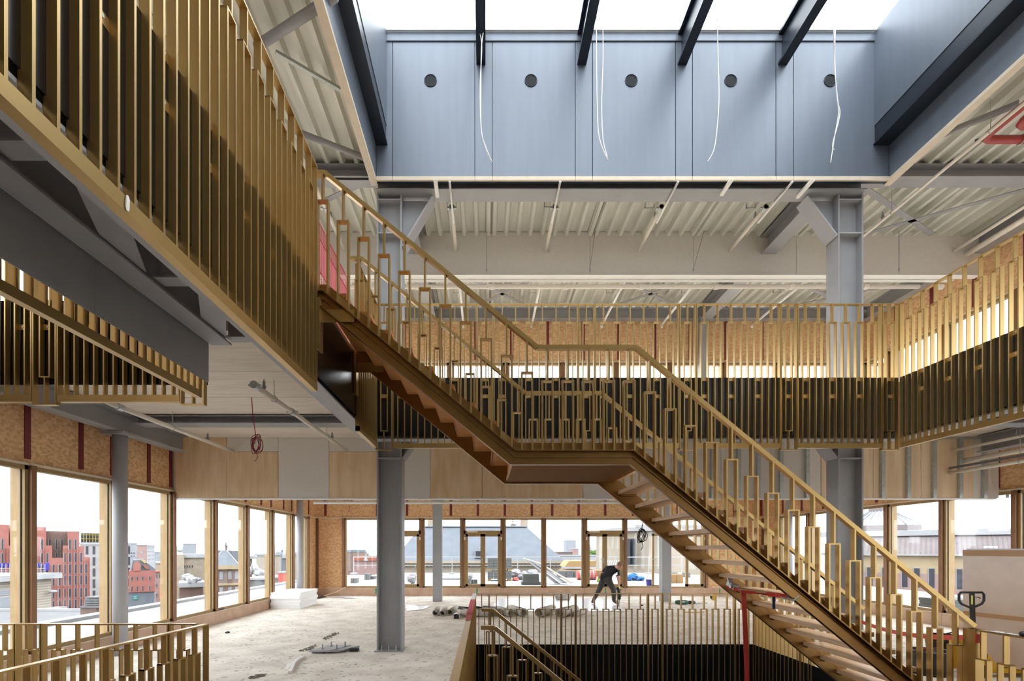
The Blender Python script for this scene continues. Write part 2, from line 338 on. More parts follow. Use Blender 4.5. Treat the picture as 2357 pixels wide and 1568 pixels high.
for (a, b) in ((rx0-.1, rx0-.06), (rx1+.06, rx1+.1)): put('kerb', MB().box(a, b, KN, KY+.1, 7.9, 8.6), 'pale', sk)
put('side_lining', MB().box(rx0, rx1, KN-.1, KN, KZ0, KZ1), 'blue', sk)
rx = [sx(v, KY) for v in (1107, 1339, 1570, 1801)]
for X in rx:
    r = put('rafter', MB().box(X-.075, X+.075, KN, KY, 9.76, 9.80).box(X-.012, X+.012, KN, KY, 9.8, 10.24).box(X-.075, X+.075, KN, KY, 10.24, 10.28), 'ink', sk)
ed = [kx0]+rx+[kx1]
for a, b in zip(ed[:-1], ed[1:]): put('pane', MB().box(a+.03, b-.03, KN, KY-.02, KZ1, KZ1+.01), 'glass', sk)
put('glazing_bead', MB().box(kx0, kx1, KY-.06, KY-.03, KZ1-.02, KZ1+.03), 'white', sk)
# ------------------------------------------------------------------ facades
WN = [0]
def facade(wname, axis, c, inward, cuts, z0, z1, ztop, br, doors=(), solid=(), frame_d=.05, zfloor=0., curb=True, brstep=.99):
    """glazed wall in plane axis=c; cuts = bay boundaries; br = bracket positions"""
    s = inward
    def B(mb, a0, a1, d0, d1, e0, e1):
        p, q = sorted((c+s*d0, c+s*d1))
        return mb.box(p, q, a0, a1, e0, e1) if axis == 'x' else mb.box(a0, a1, p, q, e0, e1)
    a0, a1 = cuts[0], cuts[-1]
    wall = struct(wname, B(B(MB(), a0, a1, -.18, -.02, z1+.05, ztop), a0, a1, -.18, -.02, zfloor-.3, z0-.02), 'gyps')
    n = max(1, round((a1-a0)/brstep))
    bs = sorted([b for b in br if a0 < b < a1]); seg = [a0]+bs+[a1]
    for p, q in zip(seg[:-1], seg[1:]):
        put('osb_panel', B(MB(), p+.004, q-.004, -.02, .0, z1+.07, ztop), 'osb', wall)
    for b in bs: put('bracket', B(B(MB(), b-.045, b+.045, 0, .012, z1+.13, ztop), b-.045, b+.045, .012, .07, ztop-.06, ztop-.05), 'maroon', wall)
    put('head_trim', B(MB(), a0, a1, -.06, .05, z1+.035, z1+.07), 'pale', wall)
    if curb:
        for p, q in zip(cuts[:-1], cuts[1:]): put('curb_panel', B(MB(), p+.003, q-.003, -.02, .06, zfloor, z0-.03), 'film', wall)
        put('curb_cap', B(MB(), a0, a1, -.05, .075, z0-.03, z0-.015), 'pale', wall)
    for p in cuts: put('mullion', B(B(MB(), p-.04, p+.04, -.02, .10, z0-.02, z1+.035), p-.07, p+.07, -.07, -.015, z0-.02, z1+.035), 'frame2', wall)
    for i, (p, q) in enumerate(zip(cuts[:-1], cuts[1:])):
        if i in solid:
            put('osb_panel', B(MB(), p, q, -.06, .012, zfloor, z1+.06), 'osb', wall); continue
        if i in doors:
            door(B, p, q, z0, z1, doors[i] if isinstance(doors, dict) else 0); continue
        WN[0] += 1
        m = MB(); f = .06
        B(m, p+.03, q-.03, -.06, frame_d, z0-.015, z0-.015+f); B(m, p+.03, q-.03, -.06, frame_d, z1+.035-f, z1+.035)
        B(m, p+.03, p+.03+f, -.15, frame_d, z0-.015, z1+.035); B(m, q-.03-f, q-.03, -.15, frame_d, z0-.015, z1+.035)
        wo = struct('window_%d' % WN[0], m, 'frame')
        put('pane', B(MB(), p+.03+f, q-.03-f, -.01, .0, z0+.04, z1-.02), 'glass', wo)
        put('gasket', B(B(MB(), p+.03+f, p+.042+f, -.004, .006, z0+.04, z1-.02), q-.042-f, q-.03-f, -.004, .006, z0+.04, z1-.02), 'rubber', wo)
    return wall
DN = [0]
def door(B, p, q, z0, z1, mode):
    DN[0] += 1; p += .04; q -= .04; zt = z0+2.0; mid = (p+q)/2; m = MB()
    for (a, b, e, g) in ((p, p+.07, z0, z1+.03), (q-.07, q, z0, z1+.03), (p, q, z1-.03, z1+.03), (p, q, zt, zt+.13), (p, q, z0-.015, z0+.03)): B(m, a, b, -.06, .06, e, g)
    d = struct('door_%d' % DN[0], m, 'frame')
    put('pane', B(MB(), p+.07, q-.07, -.01, 0, zt+.13, z1-.03), 'glass', d)
    put('door_closer', B(MB(), p+.12, p+.52, .06, .1, zt+.06, zt+.12), 'pale', d)
    for k, (a, b) in enumerate(((p+.07, mid), (mid, q-.07))):
        if mode == 2 and k == 0: continue
        m = MB()
        for (u, v, e, g) in ((a, a+.09, z0+.03, zt), (b-.09, b, z0+.03, zt), (a, b, z0+.03, z0+.12), (a, b, zt-.09, zt)): B(m, u, v, -.045, .045, e, g)
        lf = put('leaf', m, 'frame', d)
        put('pane', B(MB(), a+.09, b-.09, -.008, .008, z0+.12, zt-.09), 'glass', lf)
        if k == 0:
            put('handle', B(B(MB(), b-.05, b-.02, .045, .06, z0+.88, z0+1.12), b-.16, b-.02, .06, .085, z0+1.03, z0+1.06), 'galv', lf)
    for u in (p+.035, q-.035): put('tag', B(MB(), u-.03, u+.03, .06, .064, zt-.22, zt-.12), 'white', d)
    return d
Z0, Z1 = .31, 2.87
lc = [6.71+1.53*k for k in range(-9, 7)]+[17.25, YB]
facade('wall_left', 'x', XL, 1, lc, Z0, Z1, 4.0, [6.71+1.53*k for k in range(-6, 8)]+[7.6+1.53*k for k in range(-4, 7)], solid=(0, 1, 2, 3, 4, 5, 6, 16))  # leading bays are out of view, boarded over to dim camera-facing bars
rc = [9.52+1.53*k for k in range(-10, 6)]+[17.25, YB]
facade('wall_right', 'x', XR, -1, rc, Z0, Z1, 4.0, [9.9+1.02*k for k in range(-3, 8)], solid=(16,))
bc = [XL, -5.31]+[-2.36+1.525*k for k in range(-1, 9)]+[XR]
facade('wall_back', 'y', YB, -1, bc, Z0, Z1, 4.0, [sx(v, YB) for v in (868, 937, 1038, 1100, 1162, 1224, 1271, 1332, 1393, 1457, 1560, 1622, 1690, 1752, 1812)]+[-6.0], doors={2: 1, 4: 1, 7: 1, 9: 2}, solid=(0, 10, 11))
facade('wall_left', 'x', XL, 1, [-3+1.53*k for k in range(0, 11)]+[13.3], 4.6, 6.82, 8.2, [-2+.99*k for k in range(15)], zfloor=ZU, solid=(0, 1, 2, 3))  # first bays, unseen, closed with added boards to cut light from behind
facade('wall_right', 'x', XR, -1, [11.0+1.53*k for k in range(-9, 2)]+[13.3], 4.6, 6.82, 8.2, [12.35-.99*k for k in range(15)], zfloor=ZU)
facade('wall_back', 'y', YU, -1, [XL]+[sx(v, YU) for v in (925, 1037, 1166-1.5, 1294, 1417, 1541, 1666, 1790, 1915, 2040)]+[XR], 4.6, 6.82, 8.2, [sx(1260+82.2*k-.0, YU) for k in range(-5, 11)], zfloor=ZU)
# ------------------------------------------------------------------ bulkheads
BY = 9.8
bh = struct('wall_bulkhead', MB().box(XL+.02, XR-.15, BY+.03, BY+.12, 2.80, ZS), 'gyps'); s0 = 1147
ztop, zb, zj = ZS, sz(1147, BY), sz(1040, BY)
for (x0, x1, kind) in ((402, 522, 'ply'), (522, 640, 'half'), (640, 757, 'gyps'), (757, 872, 'half2'), (872, 990, 'gyps'), (990, 1110, 'ply'), (1110, 1342, 'ply'), (1342, 1430, 'gyps'), (1430, 1545, 'gyps'), (1545, 1660, 'gyps'), (1660, 1775, 'gyps'), (1775, 1890, 'gyps'), (1890, 2010, 'ply2'), (2010, 2120, 'ply2'), (2120, 2240, 'ply2'), (2240, 2300, 'gyps')):
    a, b = sx(x0, BY)+.004, sx(x1, BY)-.004
    if kind.startswith('half'):
        put('plywood_panel', MB().box(a, b, BY, BY+.02, zb, zj-.003), 'ply', bh); put('plasterboard_panel', MB().box(a, b, BY+.006, BY+.026, zj+.003, ztop), 'gyps', bh)
    elif kind == 'gyps': put('plasterboard_panel', MB().box(a, b, BY+.006, BY+.026, zb, ztop), 'gyps', bh)
    else: put('plywood_panel', MB().box(a, b, BY, BY+.02, zb, ztop), kind, bh)
put('edge_strip', MB().box(XL+.02, XR-.15, BY-.02, BY+.1, zb-.025, zb), 'white', bh)
for v in (1570, 1640, 1700, 1745, 1797, 1857, 1960, 2030, 2089, 2148, 2208, 2264, 2320):
    X = sx(v, BY); put('metal_stud', MB().box(X-.05, X-.046, BY-.06, BY, zb, ztop-.02).box(X-.05, X+.02, BY-.064, BY-.06, zb, ztop-.02).box(X+.0, X+.05, BY-.006, BY, zb, ztop-.02), 'galv', bh)
put('stud_track', MB().box(sx(1440, BY), XR-.2, BY-.07, BY, ztop-.03, ztop-.005), 'galv', bh)
UB = 10.05
bu = struct('wall_bulkhead', MB().box(XL+.2, XR-.2, UB+.03, UB+.1, 7.5, 8.35), 'gyps')
xs = [XL+.2]+[sx(v, UB) for v in (640, 880, 1120, 1358, 1596, 1833, 2070)]+[XR-.2]
for a, b in zip(xs[:-1], xs[1:]): put('plasterboard_panel', MB().box(a+.004, b-.004, UB, UB+.02, 7.46, 8.34), 'gyps', bu)
put('edge_strip', MB().box(XL+.2, XR-.2, UB-.01, UB+.14, 7.44, 7.46), 'white', bu)

for n, (x, y, z0, z1) in enumerate(((XL, YB, -.3, 4.0), (XR, YB, -.3, 4.0), (XL, YU, ZU, 8.4), (XR, YU, ZU, 8.4))):
    a, b = (x-.2, x+.012) if x < 0 else (x-.012, x+.2)
    struct('trim_%d' % (n+1), MB().box(a, b, y-.012, y+.2, z0, z1), 'osb')
# ------------------------------------------------------------------ gold railings
_hp = {}
def hairpin_mesh(zt, zb, stem, narrow):
    k = (round(zt, 3), round(zb, 3), stem, narrow)
    if k in _hp: return _hp[k]
    m = MB(); d = .026; z1 = zt-stem; z0 = zb+.06 if not narrow else zb+.28
    m.box(-.057, -.043, -d, d, z0, z1); m.box(.043, .057, -d, d, z0, z1)
    m.box(-.057, .057, -d, d, z1-.012, z1); m.box(-.007, .007, -d, d, z1, zt-.012)
    if narrow: m.box(-.057, .057, -d, d, z0, z0+.012); m.box(-.007, .007, -d, d, zb+.01, z0)
    me = m.mesh('baluster'); me.materials.append(M['gold']); _hp[k] = me; return me
def rail_run(label, A, B, zt, zb, panels, stem=.27, tabs=(-1.12, -1.374), side=1, first=0, tm='gold'):
    ang = math.atan2(B[1]-A[1], B[0]-A[0])
    t = thing('railing', label, 'railing', (A[0], A[1], 0)); t.rotation_euler = (0, 0, ang)
    L = lambda nm, mb, m, p=t: link(nm, mb.mesh(nm), m, p)
    tb = MB().box(-.05, .05, -.004, .004, -.028, .028).mesh('fixing_plate'); tb.materials.append(M['gold'])
    bt = MB().tube([(0, -.012, 0), (0, .012, 0)], .009, 8).mesh('bolt'); bt.materials.append(M['galv'])
    cnt = 0
    for (s, e, kind) in panels:
        zbb = zb-(.03 if kind == 'n' else 0); h = .05
        L('top_rail', MB().box(s, e, -.028, .028, zt-.014, zt), tm)
        if kind == 'n': L('bottom_bar', MB().box(s, e, -.028, .028, zbb, zbb+.012), 'gold')
        else: L('bottom_band', MB().box(s, e, -.028, .028, zbb, zbb+.07), 'gold')
        for x in (s+.007, e-.007): L('post', MB().box(x-.007, x+.007, -.03, .03, zbb+.01, zt-.01), 'gold')
        if kind == 'n': xs = [(s+e)/2]
        else:
            n = max(1, int((e-s-.02)/.2)); x0 = (s+e)/2-(n-1)*.1; xs = [x0+.2*i for i in range(n)]
        me = hairpin_mesh(zt, zbb, stem, kind == 'n')
        for i, x in enumerate(xs):
            link('baluster', me, None, t, (x, 0, 0))
            if tabs and (kind == 'n' or (i+first) % 2 == 0):
                for dz in tabs:
                    fp = link('fixing_plate', tb, None, t, (x, side*.016, zt+dz)); link('bolt', bt, None, fp)
    return t
def pat(L, seq):
    out = []; s = 0
    for k in seq:
        d = .25 if k == 'n' else 1.26
        if s+d > L+.02: d = L-s
        if d < .2: break
        out.append((s+.003, s+d-.003, k)); s += d
    return out
ZT, ZB = 5.41, 3.256
rail_run('gold railing of the upper gallery facing the stair, on the far side of void', (UX0, UY), (UX1, UY), ZT, ZB, pat(UX1-UX0+.03, 'nwnwnwnwnwn'), side=1)
rail_run('tall gold railing of the overhead walkway with closely set bars seen from below', (UX0, 4.62), (UX0, .9), ZT, ZB, [(0, 3.7, 'w')], side=-1)
rail_run('short gold railing under the upper flight beside black glossy panel', (UX0, 6.19), (UX0, UY-.04), ZT, ZB, pat(1.0, 'w'), side=1, tabs=())
rail_run('gold railing of the upper gallery along the right windows', (UX1, UY-.03), (UX1, .8), ZT, ZB, [(.0, 6.3, 'w')], side=1, first=1)
rail_run('gold railing across the far edge of upper left void, seen below dark panels', (-2.87, LY), (XL, LY), ZT, ZB, pat(3.4, 'nwnww'), side=-1)
rail_run('gold railing on the left edge of the walkway, only its lower bars showing', (LX, 4.82), (LX, .8), ZT, ZB, [(.0, 3.9, 'w')], side=1)
zt, zb = .977, -1.177; TB = (-.94, -1.34)
rail_run('gold railing across the far edge of lower stair void, before worker', (VX0, VY), (VX1, VY), zt, zb, pat(VX1-VX0, 'nwnwnwn'), tabs=TB, side=1)
rail_run('gold railing running from rolls of roofing along left edge of lower void', (VX0, .6), (VX0, VY-.03), zt, zb, [(0, 4.9, 'w'), (4.905, 7.77, 'w')], tabs=(), side=-1)
rail_run('gold railing beneath the lower flight on the right edge of lower void', (VX1, VY-.03), (VX1, 6.3), zt, zb, pat(2.1, 'wn'), tabs=TB, side=1)
rail_run('gold railing along far edge of left floor void, before the windows', (-2.9, 5.02), (XL, 5.02), zt, zb, [(.10, .36, 'n'), (.37, 1.68, 'w'), (1.69, 1.95, 'n'), (1.96, 3.4, 'w')], tabs=(-.94,), side=-1)
rail_run('gold railing returning toward the camera from the corner of left floor void', (-2.88, 5.0), (-3.12, 2.6), zt, zb, [(0, 2.35, 'w')], tabs=(-.94,), side=-1)
nr = rail_run('gold railing at stair foot beside the pallet truck, with corner newel', (4.69, 4.68), (4.69, .8), .985, zb, pat(3.8, 'www'), tabs=(), side=1)
link('newel', MB().box(-.03, .09, -.035, .05, 0, .985).mesh('newel'), 'gold', nr)
# red protective tape and white film over the end of the lower left rail
t = thing('tape_wrap', 'red adhesive tape and white film over end of gold handrail', 'tape', (VX0, 7.6, .977))
put('white_film', MB().box(VX0-.033, VX0+.033, 7.35, 8.38, .979, .982), 'white', t)
put('red_tape', MB().box(VX0-.035, VX0+.035, 5.75, 7.34, .979, .984).box(VX0-.037, VX0-.033, 5.75, 7.34, .9, .984), 'pink', t)
for k in range(9):
    put('torn_strip', MB().obox((VX0, 5.73-.06*k, .981), .066, .02, .003, rz=.25), 'pink', t)
# ------------------------------------------------------------------ staircase
def interp(P, x):
    for (a, b) in zip(P[:-1], P[1:]):
        if x <= b[0]: return a[1]+(b[1]-a[1])*(x-a[0])/(b[0]-a[0]) if b[0] > a[0] else b[1]
    a, b = P[-2], P[-1]; return a[1]+(b[1]-a[1])*(x-a[0])/(b[0]-a[0])
T = [(-1.70,4.278), (-1.581,4.278), (.299,2.716), (1.457,2.716), (4.74,.005)]
PT = [(-1.70,4.36), (-1.55,4.36), (.32,2.797), (1.47,2.797), (4.78,.06)]
PB = [(-1.70,4.12), (-1.60,4.12), (.25,2.58), (1.425,2.58), (4.55,.0)]
HR = [(-1.70,5.43), (-1.564,5.43), (.513,3.724), (1.479,3.724), (4.79,.995)]
st = thing('staircase', 'gold steel staircase with oak treads and half landing crossing the void', 'staircase', (-1.7, 5.4, 0))
for (y, yo, sg, flo) in ((4.77, 4.715, -1, 1), (6.10, 6.16, 1, 1)):
    poly = PB+PT[::-1]
    m = MB().prism(poly, min(y, y+.012), max(y, y+.012))
    sgr = put('stringer', m, 'gold_dark', st)
    ym = (y+yo)/2
    fm = MB()
    for P in (T, PB):
        for a, b in zip(P[:-1], P[1:]): fm.bar((a[0], ym, a[1]), (b[0], ym, b[1]), abs(yo-y), .012)
    put('flange', fm, 'gold_dark', sgr)
    lm = MB()                                       # raised lip of the channel
    Q = [(p[0], q[1]*.45+p[1]*.55) for p, q in zip(T, PB)]
    for a, b in zip(Q[:-1], Q[1:]): lm.bar((a[0], y-.006 if sg < 0 else y+.018, a[1]), (b[0], y-.006 if sg < 0 else y+.018, b[1]), .012, .01)
    put('groove_lip', lm, 'gold_dark', sgr)
    yb = ym
    h = MB()
    for a, b in zip(HR[:-1], HR[1:]): h.bar((a[0], yb, a[1]), (b[0], yb, b[1]), .056, .04)
    hr = put('handrail', h, 'gold', st)
    k = 0; X = -1.587
    while X < 4.70:
        zr = interp(HR, X); d = .028; zt_ = zr-(.27 if k == 0 else .325); m = MB()
        m.box(X-.008, X+.008, yb-d, yb+d, zt_, zr-.012)
        m.box(X-.058, X+.058, yb-d, yb+d, zt_-.012, zt_)
        for xx in (X-.051, X+.051):
            zl = max(interp(T, xx), 0); m.box(xx-.008, xx+.008, yb-d, yb+d, zl, zt_)
        put('baluster', m, 'gold', hr)
        if k % 4 == 1:
            za = interp(T, X); fp = put('fixing_plate', MB().prism([(X-.045, interp(T, X-.045)+.01), (X+.045, interp(T, X+.045)+.01), (X+.045, interp(T, X+.045)+.09), (X-.045, interp(T, X-.045)+.09)], y-.01 if sg < 0 else y+.013, y-.004 if sg < 0 else y+.019), 'gold', hr)
        X += .2; k += 1
for k in range(1, 9):
    zt_ = 4.28-.18*k; xl = -1.58+.209*k
    put('tread', MB().box(xl-.02, xl+.235, 4.785, 6.10, zt_-.04, zt_), 'riser', st)
    put('riser', MB().box(xl-.012, xl, 4.785, 6.10, zt_-.04, zt_+.14), 'riser', st)
put('riser', MB().box(.285, .297, 4.785, 6.10, 2.66, 2.80), 'riser', st)
put('tread', MB().box(-1.62, -1.37, 4.785, 6.10, 4.24, 4.28), 'riser', st)
put('landing', MB().box(.27, 1.70, 4.785, 6.10, 2.612, 2.655), 'wood', st)
put('landing_soffit', MB().box(.285, 1.62, 4.785, 6.10, 2.595, 2.611), 'matte_bronze', st)
for k in range(1, 15):
    zt_ = 2.655-.173*k; xl = 1.68+.212*(k-1)
    tr = put('tread', MB().box(xl, xl+.265, 4.785, 6.10, zt_-.045, zt_), 'wood', st)
    for (u, v) in ((6.05, 6.10), (4.785, 4.83)): put('bracket', MB().box(xl+.03, xl+.22, u, v, zt_-.07, zt_-.047), 'gold_dark', tr)
for (y0, y1) in ((4.70, 4.82), (6.05, 6.17)): put('hanger_plate', MB().box(UX0-.01, UX0+.02, y0, y1, 3.7, 4.2).box(UX0, UX0+.35, y0+.045, y0+.06, 3.98, 4.1), 'gold', st)
def copy_tree(o, parent=None, loc=None):
    c = o.copy(); COL.objects.link(c); c.parent = parent
    if loc: c.location = loc
    for ch in list(o.children): copy_tree(ch, c)
    return c
s2 = copy_tree(st, None, (-1.7+1.66, 5.4, -4.45)); s2['label'] = 'gold staircase descending inside the lower void below floor level'
# ------------------------------------------------------------------ services under the ceilings
def pipe_run(label, X, z, y0, y1, r, heads=(), hang=(), ztop=None, m='pipe', clamps=(), name='sprinkler_pipe'):
    t = thing(name, label, 'pipe', (X, y0, z))
    put('pipe', MB().tube([(X, y0, z), (X, y1, z)], r, 10), m, t, True)
    for y in heads: put('sprinkler_head', MB().cyl((X, y), .018, z+r*.6, z+.13, 8).cyl((X, y), .03, z+.05, z+.075, 8).cyl((X, y), .006, z+.13, z+.16, 6), 'steel', t)
    for y in hang:
        put('hanger', MB().tube([(X+(r+.008)*math.cos(a*math.pi/6), y, z+(r+.008)*math.sin(a*math.pi/6)) for a in range(12)], .005, 5, True).tube([(X, y, z+r), (X, y, ztop)], .005, 6), 'galv', t)
    for y in clamps: put('coupling', MB().tube([(X, y-.05, z), (X, y+.05, z)], r+.014, 12).box(X-r-.045, X+r+.045, y-.02, y+.02, z-.012, z+.012), 'galv', t)
    return t
pipe_run('cream sprinkler pipe under left soffit ending at white plasterboard', -2.81, 3.75, 5.89, 9.78, .034, (6.15, 8.9), (6.45, 8.6), 4.0, clamps=(5.92, 7.05))
pipe_run('cream sprinkler pipe under the left soffit ending above the plywood', -5.1, 3.73, 6.5, 9.78, .034, (8.9,), (7.9,), 4.0, clamps=(6.75,))
for k, (X, lab) in enumerate(((-2.9, 'cream pipe through upper bulkhead left of column head'), (-.6, 'cream pipe through upper bulkhead, first right of left column'), (1.27, 'cream pipe through upper bulkhead, second right of left column'), (3.2, 'cream pipe through upper bulkhead, third right of left column'), (5.09, 'cream pipe through upper bulkhead, beside the roof beam at right column'))):
    pipe_run(lab, X, 7.95, 8.75 if k != 0 else 7.0, 10.04, .036, (9.1,), (), 8.26, clamps=(8.8,))
for k, (X, lab) in enumerate(((-.58, 'thin white conduit below roof beam nearest left column'), (1.24, 'thin white conduit below roof beam, second from left column'), (3.18, 'thin white conduit below roof beam, second from right column'), (5.06, 'thin white conduit below roof beam nearest right column'))):
    t = pipe_run(lab, X, 7.791, 7.95, 8.95, .018, (), (), 8.26, 'white', name='conduit')
for (X, y0, y1, lab) in ((-.81, 7.9, 8.28, 'short white channel rail under roof beam beside left haunch'), (4.03, 7.9, 8.24, 'short white channel rail under roof beam near right haunch'), (5.36, 7.9, 8.3, 'short white channel rail touching the right haunch')):
    solo('channel_rail', MB().box(X-.03, X+.03, y0, y1, 7.765, 7.77).box(X-.03, X-.026, y0, y1, 7.77, 7.805).box(X+.026, X+.03, y0, y1, 7.77, 7.805), 'white', lab, 'rail')
pipe_run('thin cream conduit running below the right roof bay', 7.32, 7.8, 4.0, 10.04, .026, (8.9,), (7.0, 8.7), 8.26, name='conduit')
pipe_run('thin cream pipe in right roof bay beside the thick one', 9.74, 7.93, 7.6, 10.04, .032, (8.6,), (8.0,), 8.26)
pipe_run('thick cream pipe in right roof bay under the edge beam', 9.99, 7.86, 7.6, 10.04, .055, (), (8.0,), 8.26)
pipe_run('thin cream pipe under right soffit, topmost of three', 9.47, 3.74, 6.5, 9.78, .026, (8.6,), (8.3,), 4.0)
pipe_run('thick cream pipe under right soffit, middle of three', 9.68, 3.53, 6.5, 9.78, .05, (), (8.3,), 4.0)
t = pipe_run('cream pipe with dark rail under right soffit, lowest of three', 9.41, 3.29, 6.5, 9.78, .036, (), (8.5,), 4.0)
put('support_rail', MB().box(9.36, 9.40, 6.5, 9.76, 3.36, 3.40), 'steel_dark', t)
t = thing('red_pipe', 'pair of dark red sprinkler mains with elbows under right roof deck', 'pipe', (7.5, 7.24, 7.9))
for (X, Y, nm) in ((7.47, 7.26, 'main'), (7.72, 7.02, 'branch')):
    put(nm, MB().tube([(X, 2.0, 7.9), (X, Y-.1, 7.9), (X+.03, Y-.03, 7.9), (X+.1, Y, 7.9), (10.1, Y, 7.9)], .055, 12), 'red', t, True)
put('cap', MB().tube([(7.4, 7.3, 7.9), (7.5, 7.22, 7.9)], .03, 8), 'rubber', t)
put('clamp', MB().tube([(8.05, 7.26+.064*math.cos(a*math.pi/6), 7.9+.064*math.sin(a*math.pi/6)) for a in range(12)], .01, 6, True), 'galv', t)
# bracing under the deck
def brace(label, a, b, r=.05, flat=False, m='steel', z=8.12):
    p, q = Pz(*a, z), Pz(*b, z)
    mb = MB().bar(p, q, .10, .012) if flat else MB().tube([p, q], r, 12)
    return solo('roof_brace', mb, m, label, 'brace', smooth=not flat)
brace('grey tubular roof brace above the walkway railing', (590, 108), (772, -10), .055)
brace('grey tubular roof brace meeting the left roof beam', (676, 300), (862, 372), .045)
solo('channel_rail', MB().bar(Pz(634, 120, 8.18), Pz(793, 212, 8.18), .05, .04), 'galv', 'galvanised channel rail fixed across the left roof deck', 'rail')
brace('grey tubular roof brace leaving the skylight toward red pipes', (2140, 322), (2345, 238), .045)
brace('flat grey roof brace falling to plasterboard in right bay', (1983, 428), (2146, 540), .03, True)
brace('flat grey roof brace rising to the right wall', (1985, 540), (2375, 432), .03, True)
for k, (a, b, lab) in enumerate((((1080, 640), (1215, 705), 'thin grey brace, falling, in the first far bay'), ((1235, 640), (1080, 712), 'thin grey brace, rising, in the first far bay'), ((1420, 640), (1560, 706), 'thin grey brace, falling, in middle far bay'), ((1610, 640), (1400, 708), 'thin grey brace, rising, in middle far bay'), ((1810, 640), (1960, 706), 'thin grey brace, falling, behind right column'), ((2060, 655), (1790, 712), 'thin grey brace, rising, behind right column'))):
    brace(lab, a, b, .03, True)
brace('grey flat brace in left bay behind the stair handrail', (748, 462), (830, 425), .03, True)
for (x, y, lab) in ((1040, 478, 'first'), (1263, 478, 'second'), (1495, 480, 'third'), (1728, 480, 'fourth'), (1052, 675, 'far first'), (1225, 675, 'far second'), (1403, 675, 'far third'), (1577, 675, 'far fourth'), (1788, 675, 'far fifth')):
    X, Y, Z = Pz(x, y, 8.17); m = MB()
    for (a, b, c, d) in ((-.09, .09, 0, .012), (-.09, -.08, 0, .09), (.08, .09, 0, .09)): m.box(X+a, X+b, Y-.015, Y+.015, Z+c, Z+d)
    solo('hanger_bracket', m, 'galv', 'small galvanised U bracket hung from roof deck', 'bracket', 'u brackets under the roof deck')
for (x, y0, y1, dx, lab) in ((1120, 505, 618, 0, 'plumb threaded rod between first and second bulkhead pipes'), (1370, 476, 618, -12, 'slightly leaning threaded rod between second and third bulkhead pipes'), (1621, 476, 618, -25, 'most leaning threaded rod between third and fourth bulkhead pipes'), (2069, 543, 618, 0, 'threaded rod before bulkhead right of the H column')):
    Y = 9.9; p = (sx(x, Y), Y, 8.26); q = (sx(x+dx, Y), Y, sz(y1, Y))
    solo('threaded_rod', MB().tube([p, q], .006, 6).tube([q, (q[0], q[1], q[2]-.06)], .012, 6), 'steel', lab, 'rod', 'rods before the upper bulkhead')
t = thing('cable_tray', 'long white pipe and tray below the upper plasterboard bulkhead', 'tray', (2, 10.3, 7.3))
put('tray', MB().box(XL+.4, XR-.6, 10.2, 10.28, 7.42, 7.44), 'white', t)
put('pipe', MB().tube([(XL+.4, 10.36, 7.37), (9.3, 10.36, 7.37)], .045, 10), 'pipe', t, True)
for k in range(8): put('coupling', MB().tube([(-1.5+1.6*k, 10.36, 7.37), (-1.4+1.6*k, 10.36, 7.37)], .058, 10).tube([(-1.45+1.6*k, 10.36, 7.37), (-1.45+1.6*k, 10.36, 8.255)], .005, 5), 'pipe', t)
for k, x in enumerate((1060, 1230, 1430, 1600, 1860)):
    p = PY(x+20 if x > 1116 else x-5, 648, 10.4); q = PY(x-38 if x > 1400 else x-20 if x > 1116 else x+8, 733, 12.9)
    solo('conduit', MB().tube([(p[0], 10.4, 7.72), (p[0], 12.9, 7.72)], .03, 8).tube([(p[0], 12.9, 7.72), (p[0], 12.93, 7.66)], .035, 8).tube([(p[0], 11.5, 7.72), (p[0], 11.5, 8.258)], .006, 6), 'white', 'white conduit running to far facade beyond plasterboard bulkhead', 'conduit', 'conduits in the far upper bay', True)
t = thing('cable_tray', 'galvanised tray and white pipe above the lower far windows', 'tray', (0, 11.6, 2.85))
put('tray', MB().box(sx(725, 11.6), sx(1640, 11.6), 11.55, 11.7, 2.93, 2.95).box(sx(725, 11.6), sx(1640, 11.6), 11.55, 11.555, 2.93, 2.99), 'galv', t)
put('pipe', MB().tube([(sx(722, 11.6), 11.6, 2.86), (sx(1560, 11.6), 11.6, 2.86)], .035, 10), 'white', t, True)
for k in range(7): put('hanger', MB().box(-3.8+1.4*k, -3.77+1.4*k, 11.56, 11.6, 2.86, 4.0), 'galv', t)
# hanging wires
def coil(label, c, r, n, top, m, wr=.006, sc=1.25, seed=1):
    rnd = random.Random(seed); t = thing('cable_coil', label, 'cable', (c[0], c[1], c[2]-r))
    for k in range(n):
        a = rnd.uniform(-.5, .5); rr = r*rnd.uniform(.6, 1.); ox = rnd.uniform(-.25, .25)*r; sq = rnd.uniform(.45, .9)
        pts = []
        for i in range(22):
            u = 2*math.pi*i/22; x = rr*sq*math.sin(u); z = rr*sc*math.cos(u)-(r-rr)*.2
            pts.append((c[0]+ox+x*math.cos(a)+z*math.sin(a)*.4, c[1]+.05*math.sin(u+k)*r*3, c[2]+z))
        put('loop', MB().tube(pts, wr, 6, True), m, t, True)
    put('drop', MB().tube([top, (top[0]+.02, top[1], (top[2]+c[2]+r)/2), (c[0], c[1], c[2]+r*.9), (c[0]-.02, c[1], c[2])], wr*1.3, 6).tube([(c[0], c[1], c[2]-r*.9), (c[0]+.03, c[1], c[2]-r*1.6), (c[0]-.02, c[1], c[2]-r*2.1)], wr, 6), m, t, True)
    return t
wr_ = col('red_cable', (.30,.02,.05), .4)
coil('coil of dark red wire hanging from left soffit', (sx(589, 7.18), 7.18, sz(1022, 7.18)), .125, 9, (sx(579, 7.18), 7.18, 4.0), 'red_cable', .0045, seed=4)
coil('coil of black cable hanging below the stair, before far windows', (sx(1477, 10.6), 10.6, sz(1233, 10.6)), .15, 6, (sx(1490, 10.6), 10.6, 4.0), 'rubber', .008, 1.1, seed=2)
